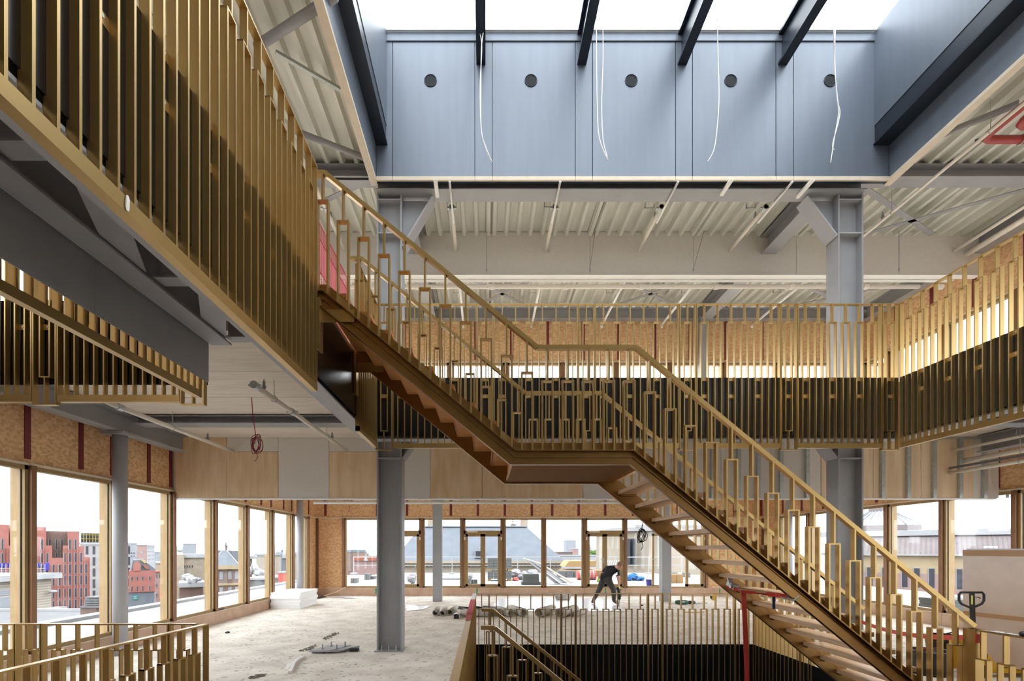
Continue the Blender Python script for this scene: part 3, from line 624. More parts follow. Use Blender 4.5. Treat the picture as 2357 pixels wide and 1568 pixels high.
coil('small red wire coil above the far windows by the tray', (sx(803, 12.5), 12.5, sz(1153, 12.5)), .14, 5, (sx(803, 12.5), 12.5, 4.0), 'red_cable', .007, .6, seed=3)
def wire(label, pts, Y, m='white', r=.007):
    P = [PY(x, y, Y) for x, y in pts]; Q = []
    for i in range(len(P)-1):
        p0 = Vector(P[max(i-1, 0)]); p1 = Vector(P[i]); p2 = Vector(P[i+1]); p3 = Vector(P[min(i+2, len(P)-1)])
        for j in range(6):
            u = j/6; Q.append(.5*((2*p1)+(p2-p0)*u+(2*p0-5*p1+4*p2-p3)*u*u+(3*p1-p0-3*p2+p3)*u**3))
    Q.append(Vector(P[-1])); return solo('loose_wire', MB().tube(Q, r, 6), m, label, 'wire', smooth=True)
wire('pale wire hanging from the first skylight rafter, longer strand', ((1105, 77), (1109, 110), (1105, 200), (1107, 290), (1117, 340), (1133, 373)), 7.5)
wire('pale wire hanging from the first skylight rafter, shorter strand', ((1112, 76), (1108, 115), (1107, 210), (1108, 300), (1118, 338), (1127, 360)), 7.46)
wire('pale wire hanging past the second skylight rafter, straight strand', ((1373, -38), (1373, 120), (1375, 250), (1380, 320), (1400, 370)), 7.3)
wire('pale wire hanging past the second skylight rafter, bowed strand', ((1392, -33), (1388, 40), (1388, 140), (1385, 240), (1388, 320), (1398, 362)), 7.34)
wire('pale wire hanging past the third skylight rafter with curled end', ((1650, -21), (1652, 110), (1655, 220), (1650, 300), (1643, 345), (1629, 372)), 7.4)
wire('pale wire hanging at skylight panel nearest dark side beam, longer strand', ((1917, -4), (1921, 130), (1926, 220), (1930, 260), (1921, 315), (1912, 374)), 7.5)
wire('pale wire hanging at skylight panel nearest dark side beam, shorter strand', ((1926, -11), (1921, 135), (1928, 230), (1933, 265), (1917, 330), (1920, 345)), 7.46)
wire('black cable below the left roof beam beside skylight corner', ((756, 411), (800, 412), (848, 412)), 8.0, 'rubber', .018)
# red safety net across the stair opening
t = thing('safety_net', 'red barrier mesh fixed across the stair opening on upper floor', 'net', (UX0-.06, 5.4, ZU))
m = MB(); xn = UX0-.1
for k in range(48): m.box(xn-.002, xn+.002, 4.72+.029*k, 4.724+.029*k, ZU+.02, 5.16)
for z in (4.3, 4.5, 4.66, 5.0, 5.16): m.box(xn-.004, xn+.004, 4.72, 6.1, z-.004, z+.004)
put('mesh_wires', m, 'pink', t)['kind'] = 'stuff'
put('warning_band', MB().box(xn-.006, xn-.003, 4.72, 6.1, 4.67, 4.99), col('pink_film', (.80,.42,.44), .7), t)
solo('sealant_blob', MB().blob((UX0+.034, 2.16, sz(468, 2.16)+.0), .006, .012, .035, 8, 6, .15), 'white', 'white sealant smear on bottom band of walkway railing', 'sealant')
# ------------------------------------------------------------------ things on the floor
col('foam', (.86,.87,.88), .7, noise=.03, nscale=40); col('felt', (.56,.52,.46), .85, noise=.2, nscale=12); col('felt_dark', (.03,.03,.03), .8)
col('film_wet', (.72,.74,.78), .32, noise=.15, nscale=5); col('green_case', (.02,.11,.075), .45); col('yellow', (.75,.46,.03), .4); col('strap_red', (.62,.045,.025), .55)
col('strap_blue', (.02,.07,.22), .5); col('tub', (.014,.015,.017), .4); col('truck_yellow', (.66,.38,.02), .4); col('wrap', (.60,.46,.36), .22, noise=.10, nscale=4, spec=.7); col('tape_brown', (.42,.22,.09), .35)
for k in range(5):
    z0 = .095*k; j = random.uniform(-.02, .02)
    solo('foam_board', MB().box(-6.24+j, -5.38+j, 14.1+j, 15.55+j, z0+.001, z0+.094), 'foam', ['white foam board at the bottom of stack by left windows', 'white foam board second from bottom of stack by left windows', 'white foam board in the middle of stack by left windows', 'white foam board second from top of stack by left windows', 'white foam board on top of stack by left windows'][k], 'insulation board', 'foam boards by the left windows')
def roll(x, y, r, ln, rz, label, group=None, hole=.72, z=0.):
    r *= 1.15
    c, s = math.cos(rz), math.sin(rz); t = thing('felt_roll', label, 'roll', (x, y, z), group)
    n = 20; turns = 2.2; pts = []
    for i in range(int(n*turns)+1):
        a = 2*math.pi*i/n; rr = r*(hole+(1-hole)*i/(n*turns)); pts.append((rr*math.cos(a), r+rr*math.sin(a)))
    m = MB(); o = []
    for p in pts:
        for d in (0, ln): o.append((x+p[0]*c-d*s, y+p[0]*s+d*c, z+p[1]))
    m._a(o, [(2*i, 2*i+1, 2*i+3, 2*i+2) for i in range(len(pts)-1)])
    ob = put('sheet', m, 'felt', t, True); ob.modifiers.new('t', 'SOLIDIFY').thickness = .006
    return t
G = 'felt rolls on the floor'
for k, (x, y, r, rz, lab) in enumerate(((1002, 1419, .078, .05, 'grey felt roll, end of the row nearest H column'), (1018, 1419, .07, .0, 'grey felt roll second from the end near H column'), (1035, 1417, .075, -.1, 'grey felt roll beside the black block'), (1148, 1420, .085, .45, 'grey felt roll behind the end of lower handrail'), (1176, 1421, .09, .45, 'crumpled grey felt roll before the wet film'), (1206, 1421, .10, .35, 'grey felt roll in the middle behind void railing'), (1240, 1422, .11, -.5, 'wide grey felt roll lying askew behind void railing'), (1287, 1423, .115, -.6, 'grey felt roll with loose corner behind void railing'), (1323, 1421, .06, -.5, 'thin dark felt roll at the right end of the row'))):
    Y = F*ZC/(y-YV); roll(sx(x, Y), Y, r, .95, rz, lab, G)
Y = F*ZC/(1421-YV); roll(sx(1058, Y), Y+.05, .085, .8, -math.pi/2+.02, 'grey felt roll lying lengthwise before another one', G); roll(sx(1062, Y), Y+.26, .085, .75, -math.pi/2-.06, 'grey felt roll lying lengthwise against the stack', G)
Y = F*ZC/(1382-YV); roll(sx(1281, Y), Y, .09, .5, -1.2, 'single felt roll with dark mouth near far facade', G)
solo('rubber_block', MB().box(sx(1045, 12.2), sx(1056, 12.2), 12.1, 12.35, .001, .11).box(sx(1047, 12.2), sx(1054, 12.2), 12.12, 12.3, .11, .125), 'tub', 'small black block between the felt rolls', 'block')
m = MB(); rr = random.Random(3)
for k in range(5):
    a = .22*k; m.obox((sx(1066, 12.7)+a*.8, 12.75+.05*math.sin(k), .19+.008*k), .26, .3, .012, .2*k, .12*(-1)**k, .1)
solo('felt_scrap', m, 'felt_dark', 'torn black felt offcuts on top of the lengthwise rolls', 'felt')
def film(label, poly, z=.006, amp=.012, m='film_wet', n=14):
    xs = [p[0] for p in poly]; ys = [p[1] for p in poly]; mb = MB(); rnd = random.Random(len(label))
    def P(u, v):
        a = Vector((*poly[0], 0)).lerp(Vector((*poly[1], 0)), u); b = Vector((*poly[3], 0)).lerp(Vector((*poly[2], 0)), u); q = a.lerp(b, v)
        return (q.x+rnd.uniform(-.03, .03), q.y+rnd.uniform(-.04, .04), z+rnd.uniform(0, amp))
    o = [P(i/n, j/n) for j in range(n+1) for i in range(n+1)]
    mb._a(o, [(j*(n+1)+i, j*(n+1)+i+1, (j+1)*(n+1)+i+1, (j+1)*(n+1)+i) for j in range(n) for i in range(n)])
    return solo('plastic_film', mb, m, label, 'plastic sheet', smooth=True)
def fpt(x, y): Y = F*ZC/(y-YV); return (sx(x, Y), Y)
film('wide crumpled clear plastic film on floor under the worker', [fpt(1125, 1408), fpt(1440, 1408), fpt(1400, 1378), fpt(1150, 1378)])
film('small clear plastic film on floor behind the H column', [fpt(935, 1408), fpt(975, 1404), fpt(990, 1396), fpt(936, 1394)], n=6)
film('white film scrap on the floor near far facade at left', [fpt(760, 1377), fpt(822, 1378), fpt(812, 1375), fpt(770, 1374)], n=5)
# loose base plate with four bolts
t = thing('base_plate', 'loose steel base plate with four upright bolts on concrete floor', 'steel plate', (-2.6, 8.3, 0))
put('plate', MB().prism([(-2.93, 8.05), (-2.6, 8.05), (-2.35, 8.5), (-2.75, 8.5)], .035, .06, 'z'), 'steel_light', t)
put('bent_plate', MB().prism([(-2.62, 8.05), (-2.42, 8.1), (-2.2, 8.5), (-2.36, 8.5)], .03, .052, 'z'), 'steel', t)
put('packer', MB().box(-2.9, -2.7, 8.1, 8.4, 0, .035), 'steel_dark', t); put('black_block', MB().box(-2.3, -2.16, 8.22, 8.32, 0, .06), 'rubber', t)
for (x, y) in ((-2.74, 8.16), (-2.5, 8.16), (-2.66, 8.38), (-2.42, 8.38)): put('bolt', MB().cyl((x, y), .012, .05, .14, 8).cyl((x, y), .022, .06, .08, 6), 'steel', t)
# bent white strip
pts = [fpt(667, 1551), fpt(672, 1541), fpt(676, 1530), fpt(684, 1522), fpt(698, 1515)]
m = MB()
for a, b in zip(pts[:-1], pts[1:]): m.bar((a[0], a[1], .02), (b[0], b[1], .02), .05, .035)
m.prism([fpt(655, 1548), fpt(662, 1547), fpt(673, 1533), fpt(661, 1534)], .03, .038, 'z')
solo('trim_offcut', m, 'white', 'bent white trim offcut lying on the concrete floor', 'offcut')
for (x, y, rx, ry, lab) in ((523, 1458, .05, .03, 'small black scrap on floor near left windows'), (1478, 1395, .05, .05, 'small dark scrap on floor near far facade'), (737, 1377, .0, .0, '')):
    if rx: X, Y = fpt(x, y); solo('scrap', MB().blob((X, Y, .02), rx, ry, .02, 8, 5, .3), 'rubber', lab, 'scrap')
for (pts, lab) in ((((745, 1472), (760, 1465), (778, 1459)), 'dark crumbs of dirt in short streak behind loose base plate'), (((692, 1500), (712, 1494), (726, 1486)), 'dark crumbs of dirt beside the loose base plate'), (((575, 1562), (592, 1557), (610, 1555)), 'dark crumbs of dirt near the gold corner railing')):
    m = MB(); rnd = random.Random(len(lab))
    for k in range(60):
        i = rnd.random()*(len(pts)-1); a = pts[int(i)]; b = pts[int(i)+1]; f = i-int(i); X, Y = fpt(a[0]+(b[0]-a[0])*f+rnd.uniform(-5, 5), a[1]+(b[1]-a[1])*f+rnd.uniform(-2.5, 2.5))
        m.obox((X, Y, .008), rnd.uniform(.01, .03), rnd.uniform(.01, .03), .01, rnd.uniform(0, 3))
    o = solo('dirt_crumbs', m, col('dirt', (.22,.19,.155), .9), lab, 'dirt'); o['kind'] = 'stuff'
# shovel by the osb corner
t = thing('shovel', 'long shovel lying against curb near the OSB corner', 'shovel', (*fpt(745, 1376), 0))
a = fpt(748, 1374); b = fpt(798, 1356.5)
put('shaft', MB().tube([(-5.78, 17.35, .05), (-5.45, 17.75, .17), (-5.2, 18.0, .33)], .02, 8), 'wood', t, True)
put('blade', MB().obox((-5.87, 17.22, .03), .26, .34, .012, -.7, .12), 'rubber', t)
# drill case, bolts, tape reel
X, Y = fpt(1578, 1392); t = thing('tool_case', 'dark green power tool lying on floor behind void railing', 'power tool', (X, Y, 0))
put('body', MB().blob((X-.12, Y, .075), .22, .08, .07, 12, 8, 0, .6), 'green_case', t, True); put('grip', MB().blob((X+.18, Y, .07), .14, .06, .055, 10, 6, 0, .7), 'tub', t, True); put('label_plate', MB().box(X-.2, X-.05, Y-.086, Y-.08, .07, .11), 'galv', t); put('chisel', MB().tube([(X+.3, Y+.1, .03), (X+.75, Y+.15, .03)], .015, 8), 'steel', t)
for k in range(3):
    solo('upright_screw', MB().cyl((X+.08+.1*k, Y+.35, ), .01, 0, .1, 6).cyl((X+.08+.1*k, Y+.35), .02, .0, .012, 8), 'steel', 'small upright bolt standing behind the green power tool', 'bolt', 'bolts behind the power tool')
X, Y = fpt(1642, 1382); t = thing('cable_reel', 'small yellow and black reel on floor by stair', 'reel', (X, Y, 0))
put('drum', MB().tube([(X-.05, Y, .1), (X+.08, Y-.02, .1)], .1, 14), 'yellow', t, True); put('hub', MB().tube([(X-.07, Y-.01, .1), (X-.05, Y, .1)], .06, 10), 'tub', t); put('handle', MB().tube([(X-.05, Y, .17), (X, Y, .23), (X+.07, Y, .18)], .014, 6), 'tub', t, True)
solo('timber_batten', MB().obox((*fpt(1597, 1411)[:2], .02), .55, .05, .03, .02), 'wood', 'short wooden batten lying behind the lower railing', 'batten')
# straps
t = thing('ratchet_strap', 'red ratchet strap tied across the lower flight of stairs', 'strap', (2.98, 5.4, .9))
XS = 2.98; P = []
for i in range(13):
    u = i/12; P.append((XS+.02*math.sin(u*9), 6.09-u*1.3, 1.285-.02*math.sin(u*3.1)))
m = MB()
for i, (a, b) in enumerate(zip(P[:-1], P[1:])):
    tw = .35+.9*math.sin(i*.8); m.bar(a, b, .05, .004, (math.sin(tw), 0, math.cos(tw)))
put('webbing', m, 'strap_red', t)
put('hanging_end', MB().bar((3.06, 5.72, 1.26), (3.09, 5.7, .3), .055, .006, (0,1,0)).bar((3.09, 5.7, .3), (3.10, 5.68, -2.2), .055, .006, (0,1,0)), 'strap_red', t)
put('ratchet', MB().obox((3.0, 5.86, 1.31), .06, .14, .05, .2, .3).obox((2.99, 5.9, 1.37), .05, .03, .13, 0, -.5).tube([(2.95, 5.82, 1.3), (3.06, 5.82, 1.3)], .025, 8), 'galv', t)
put('tag', MB().obox((XS+.02, 5.02, 1.19), .03, .004, .13), 'strap_blue', t)
put('hook', MB().tube([(XS, 4.86, 1.265), (XS+.03, 4.70, 1.25), (XS+.07, 4.69, 1.29)], .009, 6), 'galv', t)
t = thing('barrier_tape', 'red barrier strap stretched from newel to right H column', 'strap', (5.5, 6.4, .5))
a = Vector((4.78, 4.635, .90)); b = Vector((6.3, 8.21, .55))
pp = [a.lerp(b, i/8)-Vector((0, 0, .10*math.sin(math.pi*i/8))) for i in range(9)]
m = MB()
for p, q in zip(pp[:-1], pp[1:]): m.bar(p, q, .005, .055)
put('webbing', m, 'strap_red', t); put('newel_loop', MB().box(4.645, 4.75, 4.575, 4.582, .86, .94).box(4.745, 4.752, 4.575, 4.73, .86, .94), 'strap_red', t)
put('clip', MB().tube([tuple(pp[5]), tuple(pp[5]+Vector((.0, 0, -.16)))], .02, 6), 'strap_red', t)
# wrapped crate, pallet, pallet truck, tubs
t = thing('wrapped_crate', 'tall cardboard crate wrapped in clear film on a pallet', 'crate', (7.86, 6.33, 0)); rz = .20
def R(x, y): return (7.86+x*math.cos(rz)-y*math.sin(rz), 6.33+x*math.sin(rz)+y*math.cos(rz))
put('box', MB().obox((*R(0, 0), .94), 1.1, 2.0, 1.6, rz), 'wrap', t)
for z in (1.69, .80): put('tape_band', MB().obox((*R(0, 0), z), 1.108, 2.008, .085 if z > 1 else .06, rz), 'tape_brown', t)
put('film_top', MB().obox((*R(0, 0), 1.747), 1.05, 1.95, .014, rz), 'film_wet', t)
for k in range(-1, 2):
    for q in (-.45, .45): put('pallet_block', MB().obox((*R(q, k*.9), .055), .12, .14, .11, rz), 'wood', t)
put('pallet_deck', MB().obox((*R(0, 0), .125), 1.1, 2.0, .028, rz), 'wood', t)
X, Y = sx(2236, 6.55), 6.55
t = thing('pallet_truck', 'yellow hand pallet truck with black loop handle before wrapped crate', 'pallet truck', (X, Y, 0))
hz = sz(1364, Y); w2 = sx(2262, Y)-X
loop = [(X-w2*1.1, hz-.03), (X-w2*.95, hz), (X+w2*.95, hz), (X+w2*1.1, hz-.03), (X+w2*1.1, hz-.11), (X+w2*.9, hz-.155), (X, hz-.215), (X-w2*.9, hz-.155), (X-w2*1.1, hz-.11)]
put('handle_loop', MB().tube([(p[0], Y, p[1]) for p in loop], .015, 8, True), 'tub', t, True)
put('tiller', MB().bar((X+.005, Y, hz), (X+.06, Y+.03, .42), .05, .03), 'tub', t); put('lever', MB().tube([(X+.02, Y, hz-.06), (X+.09, Y-.01, hz-.065), (X+.11, Y-.01, hz-.08)], .007, 6), 'tub', t)
put('sticker', MB().box(X-.02, X+.0, Y-.02, Y-.016, hz-.16, hz-.04), col('sticker', (.75,.80,.10), .5), t)
put('pump_body', MB().cyl((X+.08, Y+.02), .06, .12, .42, 14).box(X-.02, X+.18, Y-.04, Y+.08, .28, .34), 'tub', t)
put('steer_wheel', MB().tube([(X-.02, Y+.03, .09), (X+.18, Y+.03, .09)], .09, 16), 'rubber', t, True)
fb = MB().prism([(X+.02, .46), (X+.16, .46), (X+.42, .12), (X+.42, .06), (X+.02, .06)], Y+.04, Y+.10).prism([(X+.02, .46), (X+.16, .46), (X+.42, .12), (X+.42, .06), (X+.02, .06)], Y+.28, Y+.34)
put('frame', fb, 'truck_yellow', t); put('fork', MB().box(X+.35, X+1.1, Y+.02, Y+.17, .06, .10), 'truck_yellow', t); put('fork', MB().box(X+.35, X+1.1, Y+.30, Y+.42, .06, .10), 'truck_yellow', t)
def tub(x, y, r, h, label, m='tub'):
    t = thing('mixing_tub', label, 'tub', (x, y, 0)); n = 28; prof = [(r*.82, 0), (r*.97, h), (r*1.04, h), (r*1.04, h-.03), (r*1.0, h-.03)]; inner = [(r*.93, h-.01), (r*.78, .02), (0, .02)]
    P = [(0, 0)]+prof[:1]+[(r*.98, h-.035), (r*1.05, h-.03), (r*1.05, h), (r*.94, h), (r*.78, .02), (0, .02)]
    mb = MB(); o = [(x+p[0]*math.cos(2*math.pi*k/n), y+p[0]*math.sin(2*math.pi*k/n), p[1]) for p in P for k in range(n)]
    mb._a(o, [(i*n+k, i*n+(k+1) % n, (i+1)*n+(k+1) % n, (i+1)*n+k) for i in range(len(P)-1) for k in range(n)])
    put('shell', mb, m, t, True)
    for a in (.4, 3.5): put('handle', MB().tube([(x+r*1.05*math.cos(a-.25), y+r*1.05*math.sin(a-.25), h-.01), (x+r*1.22*math.cos(a), y+r*1.22*math.sin(a), h+.02), (x+r*1.05*math.cos(a+.25), y+r*1.05*math.sin(a+.25), h-.01)], .012, 6), m, t, True)
    return t
tub(sx(2140, 6.75), 6.75, .23, .34, 'black plastic mixing tub beside pallet truck, the one with a cable'); tub(sx(2170, 7.6), 7.6, .22, .40, 'black plastic mixing tub beside the crate')
solo('tub_cable', MB().tube([(sx(2140, 6.75)-.25, 6.6, .30), (sx(2140, 6.75)-.15, 6.7, .38), (sx(2140, 6.75)+.02, 6.75, .30), (sx(2140, 6.75)+.08, 6.72, .46), (sx(2140, 6.75)+.05, 6.7, .25)], .012, 6), 'strap_red', 'red cable lying over the edge of black tub', 'cable', smooth=True)
t = thing('hand_tool', 'dark red tool with black grip resting on gold rail at stair foot', 'tool', (4.69, 4.2, .985))
put('grip', MB().blob((4.70, 4.2, 1.01), .05, .03, .025, 10, 6, 0, .7), 'tub', t, True); put('collar', MB().blob((4.74, 4.2, 1.04), .05, .03, .02, 10, 6), 'strap_red', t, True)
film('white film over top rail at the stair foot', [(4.67, 4.5), (4.72, 4.5), (4.72, 4.25), (4.67, 4.25)], .988, .006, 'white', 6)
# tools on the left sill and green tape marks
X = XL+.12; Yt = 1113*6.2/(1116-512); solo('sill_tool', MB().obox((XL+.04, Yt, .315), .05, .26, .04, .15).obox((XL+.05, Yt+.16, .31), .03, .12, .025, -.3), 'tub', 'dark hand tool lying on the left window sill', 'tool')
for (x, lab) in ((1098, 'green tape mark on curb below first glazed double door'), (1393, 'green tape mark on curb behind the worker'), (1655, 'green tape mark on curb seen under the stair stringer'), (866, 'green tape mark on curb beside the H column')):
    solo('tape_mark', MB().box(sx(x-1.5, YB), sx(x+1.5, YB), YB-.063, YB-.061, .08, .27), col('green_tape', (.03,.33,.14), .6), lab, 'tape', 'green tape marks on the curb')
# ------------------------------------------------------------------ the worker
def person():
    s = 74.2; YP = 15.0
    def Q(x, y, dy=0.): Y = YP+dy; return Vector((sx(x, Y), Y, sz(y, Y)))
    J = {}; E = []; RAD = {}
    def j(n, p, r): J[n] = p; RAD[n] = r
    j('pelvis', Q(1392, 1330, .05), .155); j('waist', Q(1398, 1321, 0), .145); j('chest', Q(1408, 1311, -.1), .165); j('neckb', Q(1417, 1307, -.18), .085); j('neck', Q(1421, 1305, -.24), .065)
    j('head0', Q(1425, 1306.5, -.3), .09); j('head1', Q(1426.5, 1302.5, -.34), .095); j('crown', Q(1427, 1298.5, -.33), .07)
    j('shL', Q(1397, 1308, .1), .085); j('elL', Q(1384, 1322, .12), .052); j('wrL', Q(1378, 1331, .02), .036); j('haL', Q(1376.5, 1334, 0), .04)
    j('shR', Q(1421, 1314, -.25), .08); j('elR', Q(1424, 1333, -.3), .05); j('wrR', Q(1425, 1350, -.36), .036); j('haR', Q(1424.5, 1355, -.37), .04)
    g = lambda x, y: (lambda Y: Vector((sx(x, Y), Y, 0)))(F*ZC/(y-YV))
    rf = g(1413.5, 1392.5); lf = g(1365, 1390)
    j('hipL', Q(1388, 1334, .14), .115); j('knL', (J['hipL']+lf)/2+Vector((.04, -.05, .09)), .085); j('anL', lf+Vector((.03, .03, .13)), .058); j('toeL', lf+Vector((-.06, -.12, .045)), .045)
    j('hipR', Q(1399, 1334, -.06), .115); j('knR', (J['hipR']+rf)/2+Vector((.06, -.1, .08)), .085); j('anR', rf+Vector((0, .02, .11)), .06); j('toeR', rf+Vector((.10, -.14, .042)), .045)
    e = [('pelvis','waist','shirt'),('waist','chest','shirt'),('chest','neckb','shirt'),('neckb','neck','skin'),('neck','head0','skin'),('head0','head1','skin'),('head1','crown','hair'),
         ('chest','shL','shirt'),('shL','elL','sleeve'),('elL','wrL','skin'),('wrL','haL','glove'),('chest','shR','shirt'),('shR','elR','sleeve'),('elR','wrR','skin'),('wrR','haR','glove'),
         ('pelvis','hipL','trouser'),('hipL','knL','trouser'),('knL','anL','trouser'),('anL','toeL','boot'),('pelvis','hipR','trouser'),('hipR','knR','trouser'),('knR','anR','trouser'),('anR','toeR','boot')]
    for sd, dirv in (('L', Vector((-.25, -.1, -1))), ('R', Vector((.05, .1, -1)))):
        h = J['ha'+sd]; side = Vector((.6, .8, 0)).normalized()
        for k, ln in enumerate((.062, .072, .068, .052)):
            b = h+side*(k-1.5)*.02+dirv.normalized()*.045; m_ = b+dirv.normalized()*ln*.5+Vector((.012, 0, 0)); tip = m_+dirv.normalized()*ln*.35+Vector((.03, .0, .012))
            j('f%s%da' % (sd, k), b, .0115); j('f%s%db' % (sd, k), m_, .0105); j('f%s%dc' % (sd, k), tip, .009)
            e += [('ha'+sd, 'f%s%da' % (sd, k), 'glove'), ('f%s%da' % (sd, k), 'f%s%db' % (sd, k), 'glove'), ('f%s%db' % (sd, k), 'f%s%dc' % (sd, k), 'glove')]
        a = h+side*-.04+Vector((.025, 0, -.02)); b = a+Vector((.022, -.02, -.035)); j('t%sa' % sd, a, .013); j('t%sb' % sd, b, .0105); e += [('ha'+sd, 't%sa' % sd, 'glove'), ('t%sa' % sd, 't%sb' % sd, 'glove')]
    names = list(J); idx = {n: i for i, n in enumerate(names)}
    me = bpy.data.meshes.new('skeleton'); me.from_pydata([tuple(J[n]) for n in names], [(idx[a], idx[b]) for a, b, _ in e], []); me.update()
    tmp = bpy.data.objects.new('skeleton', me); COL.objects.link(tmp); sk_ = tmp.modifiers.new('skin', 'SKIN')
    for i, n in enumerate(names): me.skin_vertices[0].data[i].radius = (RAD[n], RAD[n]); me.skin_vertices[0].data[i].use_root = (n == 'pelvis')
    ss = tmp.modifiers.new('sub', 'SUBSURF'); ss.levels = ss.render_levels = 2
    dg = bpy.context.evaluated_depsgraph_get(); dg.update(); ev = tmp.evaluated_get(dg); body = bpy.data.meshes.new_from_object(ev); bpy.data.objects.remove(tmp)
    mats = [('skin', (.62,.33,.23), .5), ('shirt', (.012,.012,.014), .8), ('sleeve', (.012,.012,.014), .8), ('glove', (.62,.78,.06), .5), ('trouser', (.055,.052,.046), .85), ('boot', (.16,.115,.075), .8), ('hair', (.30,.17,.10), .8)]
    body.materials.clear()
    for n, c, r in mats: body.materials.append(col('worker_'+n, c, r))
    mi = {n: i for i, (n, _, _) in enumerate(mats)}
    for p in body.polygons:
        c = Vector(p.center); best = None
        for a, b, l in e:
            A, B = J[a], J[b]; d = B-A; u = max(0, min(1, (c-A).dot(d)/max(d.dot(d), 1e-9))); dist = (c-(A+d*u)).length/(RAD[a]+(RAD[b]-RAD[a])*u)
            if best is None or dist < best[0]: best = (dist, l, u)
        l = best[1]
        if l == 'sleeve' and best[2] > .62: l = 'skin'
        p.material_index = mi[l]; p.use_smooth = True
    # face: nose, ears, brows, mouth as extra relief on the same mesh
    hc = J['head1']; fw = Vector((.35, -.85, -.35)).normalized(); up = Vector((.1, -.3, .95)); up = (up-fw*up.dot(fw)).normalized(); rt = fw.cross(up)
    ex = MB(); of = lambda a, b, c: hc+rt*a+fw*b+up*c
    ex.blob(of(0, .10, -.02), .016, .02, .026, 8, 6); ex.blob(of(-.085, .0, 0), .012, .02, .03, 8, 6); ex.blob(of(.085, 0, 0), .012, .02, .03, 8, 6); ex.blob(of(0, .075, -.085), .045, .035, .03, 10, 6)
    o = len(body.vertices); import bmesh
    bm = bmesh.new(); bm.from_mesh(body); vs = [bm.verts.new(v) for v in ex.v]
    for f in ex.f:
        try: q = bm.faces.new([vs[i] for i in f]); q.material_index = 0; q.smooth = True
        except ValueError: pass
    bm.to_mesh(body); bm.free()
    root = thing('person', 'person bending down in black t-shirt and grey work trousers holding a breaker drill', 'person', (sx(1395, YP), YP, 0))
    off = Vector(root.location); body.transform(Matrix.Translation(-off)); link('body', body, None, root)
    for sgn in (-1, 1): put('eye', MB().blob(of(.032*sgn, .085, .018), .012, .01, .008, 8, 6), 'rubber', root)
    put('mouth', MB().blob(of(0, .105, -.06), .022, .008, .006, 8, 4), col('lip', (.30,.10,.09), .6), root)
    put('hair', MB().blob(of(0, -.012, .05), .085, .10, .075, 14, 8, .03), col('worker_hair', (.30,.17,.10), .8), root, True)
    put('logo', MB().obox(J['shL']+Vector((.03, -.085, -.03)), .05, .004, .02, 0, 0, .5), 'yellow', root)
    h = J['haR']; d = thing('breaker_drill', 'black rotary hammer held upright by worker in black t-shirt', 'power tool', (h.x, h.y-.02, max(0, h.z-.62)))
    put('housing', MB().tube([(h.x-.08, h.y-.02, h.z+.03), (h.x-.02, h.y-.03, h.z-.04), (h.x+.01, h.y-.04, h.z-.2), (h.x, h.y-.04, h.z-.33)], [.045, .05, .055, .04], 10), 'tub', d, True)
    put('grip', MB().tube([(h.x-.06, h.y-.02, h.z-.0), (h.x+.03, h.y-.02, h.z-.09), (h.x+.06, h.y-.02, h.z-.02)], .016, 8), 'tub', d, True)
    put('chisel', MB().tube([(h.x, h.y-.04, h.z-.33), (h.x-.01, h.y-.045, .003)], .018, 8), 'steel', d, True)
person()
# ------------------------------------------------------------------ terrace, neighbouring roofs and the town
for n, c in (('terrace_white', (.62,.63,.66)), ('roof_grey', (.22,.22,.23)), ('brick_red', (.46,.18,.15)), ('brick_brown', (.27,.18,.155)), ('brick_tan', (.40,.33,.25)), ('stucco', (.60,.58,.58)), ('stone', (.52,.45,.36)), ('slate', (.17,.19,.22)), ('dark_pane', (.055,.06,.075)), ('far_grey', (.40,.42,.46)), ('far_pink', (.45,.30,.28)), ('far_white', (.62,.63,.65)), ('town_green', (.13,.22,.06)), ('cornice', (.55,.43,.27)), ('tarp_white', (.70,.71,.73)), ('tarp_blue', (.05,.22,.55)), ('paver', (.25,.26,.25)), ('timber_new', (.55,.36,.17)), ('sign_blue', (.08,.07,.50)), ('zinc', (.30,.26,.26)), ('teal', (.03,.33,.36)), ('ground_town', (.33,.33,.33)), ('scaffold_yellow', (.62,.46,.08)), ('roof_red', (.44,.16,.11)), ('steel_white', (.66,.67,.69))):  # far tones, red brick and slate are paled, distance haze in the colour
    col(n, tuple(v*(.62 if n in ('slate', 'dark_pane') else .42 if n in ('terrace_white', 'far_white', 'steel_white', 'tarp_white', 'stucco') else .5) for v in c), .85, noise=.12, nscale=.8, spec=.2)
def brickmat(name, c1, c2, sc=.9):
    m = bpy.data.materials.new(name); m.use_nodes = True; n = m.node_tree.nodes; l = m.node_tree.links; b = n['Principled BSDF']
    g = n.new('ShaderNodeNewGeometry'); mp = n.new('ShaderNodeMapping'); mp.inputs['Rotation'].default_value = (math.pi/2, 0, 0); l.new(g.outputs['Position'], mp.inputs[0])
    t = n.new('ShaderNodeTexBrick'); t.inputs['Scale'].default_value = sc; t.inputs['Color1'].default_value = (*c1, 1); t.inputs['Color2'].default_value = (*c2, 1); t.inputs['Mortar'].default_value = (.27,.25,.22,1); t.inputs['Mortar Size'].default_value = .012
    l.new(mp.outputs[0], t.inputs[0]); l.new(t.outputs[0], b.inputs['Base Color']); b.inputs['Roughness'].default_value = .9; M[name] = m
brickmat('brick_tan', (.24,.20,.15), (.19,.15,.105), 2.2)
struct('ground', MB().box(-1500, 1500, -300, 2500, -24, -23), 'ground_town')
struct('terrace', MB().box(XL-.2, XR+.2, YB+.2, 31, -.4, .22), 'terrace_white')
struct('terrace', MB().box(-9.4, XL-.2, -4, 31, -.6, .08), 'terrace_white'); struct('terrace', MB().box(XR+.2, 17, -4, 31, -.6, .1), 'terrace_white')
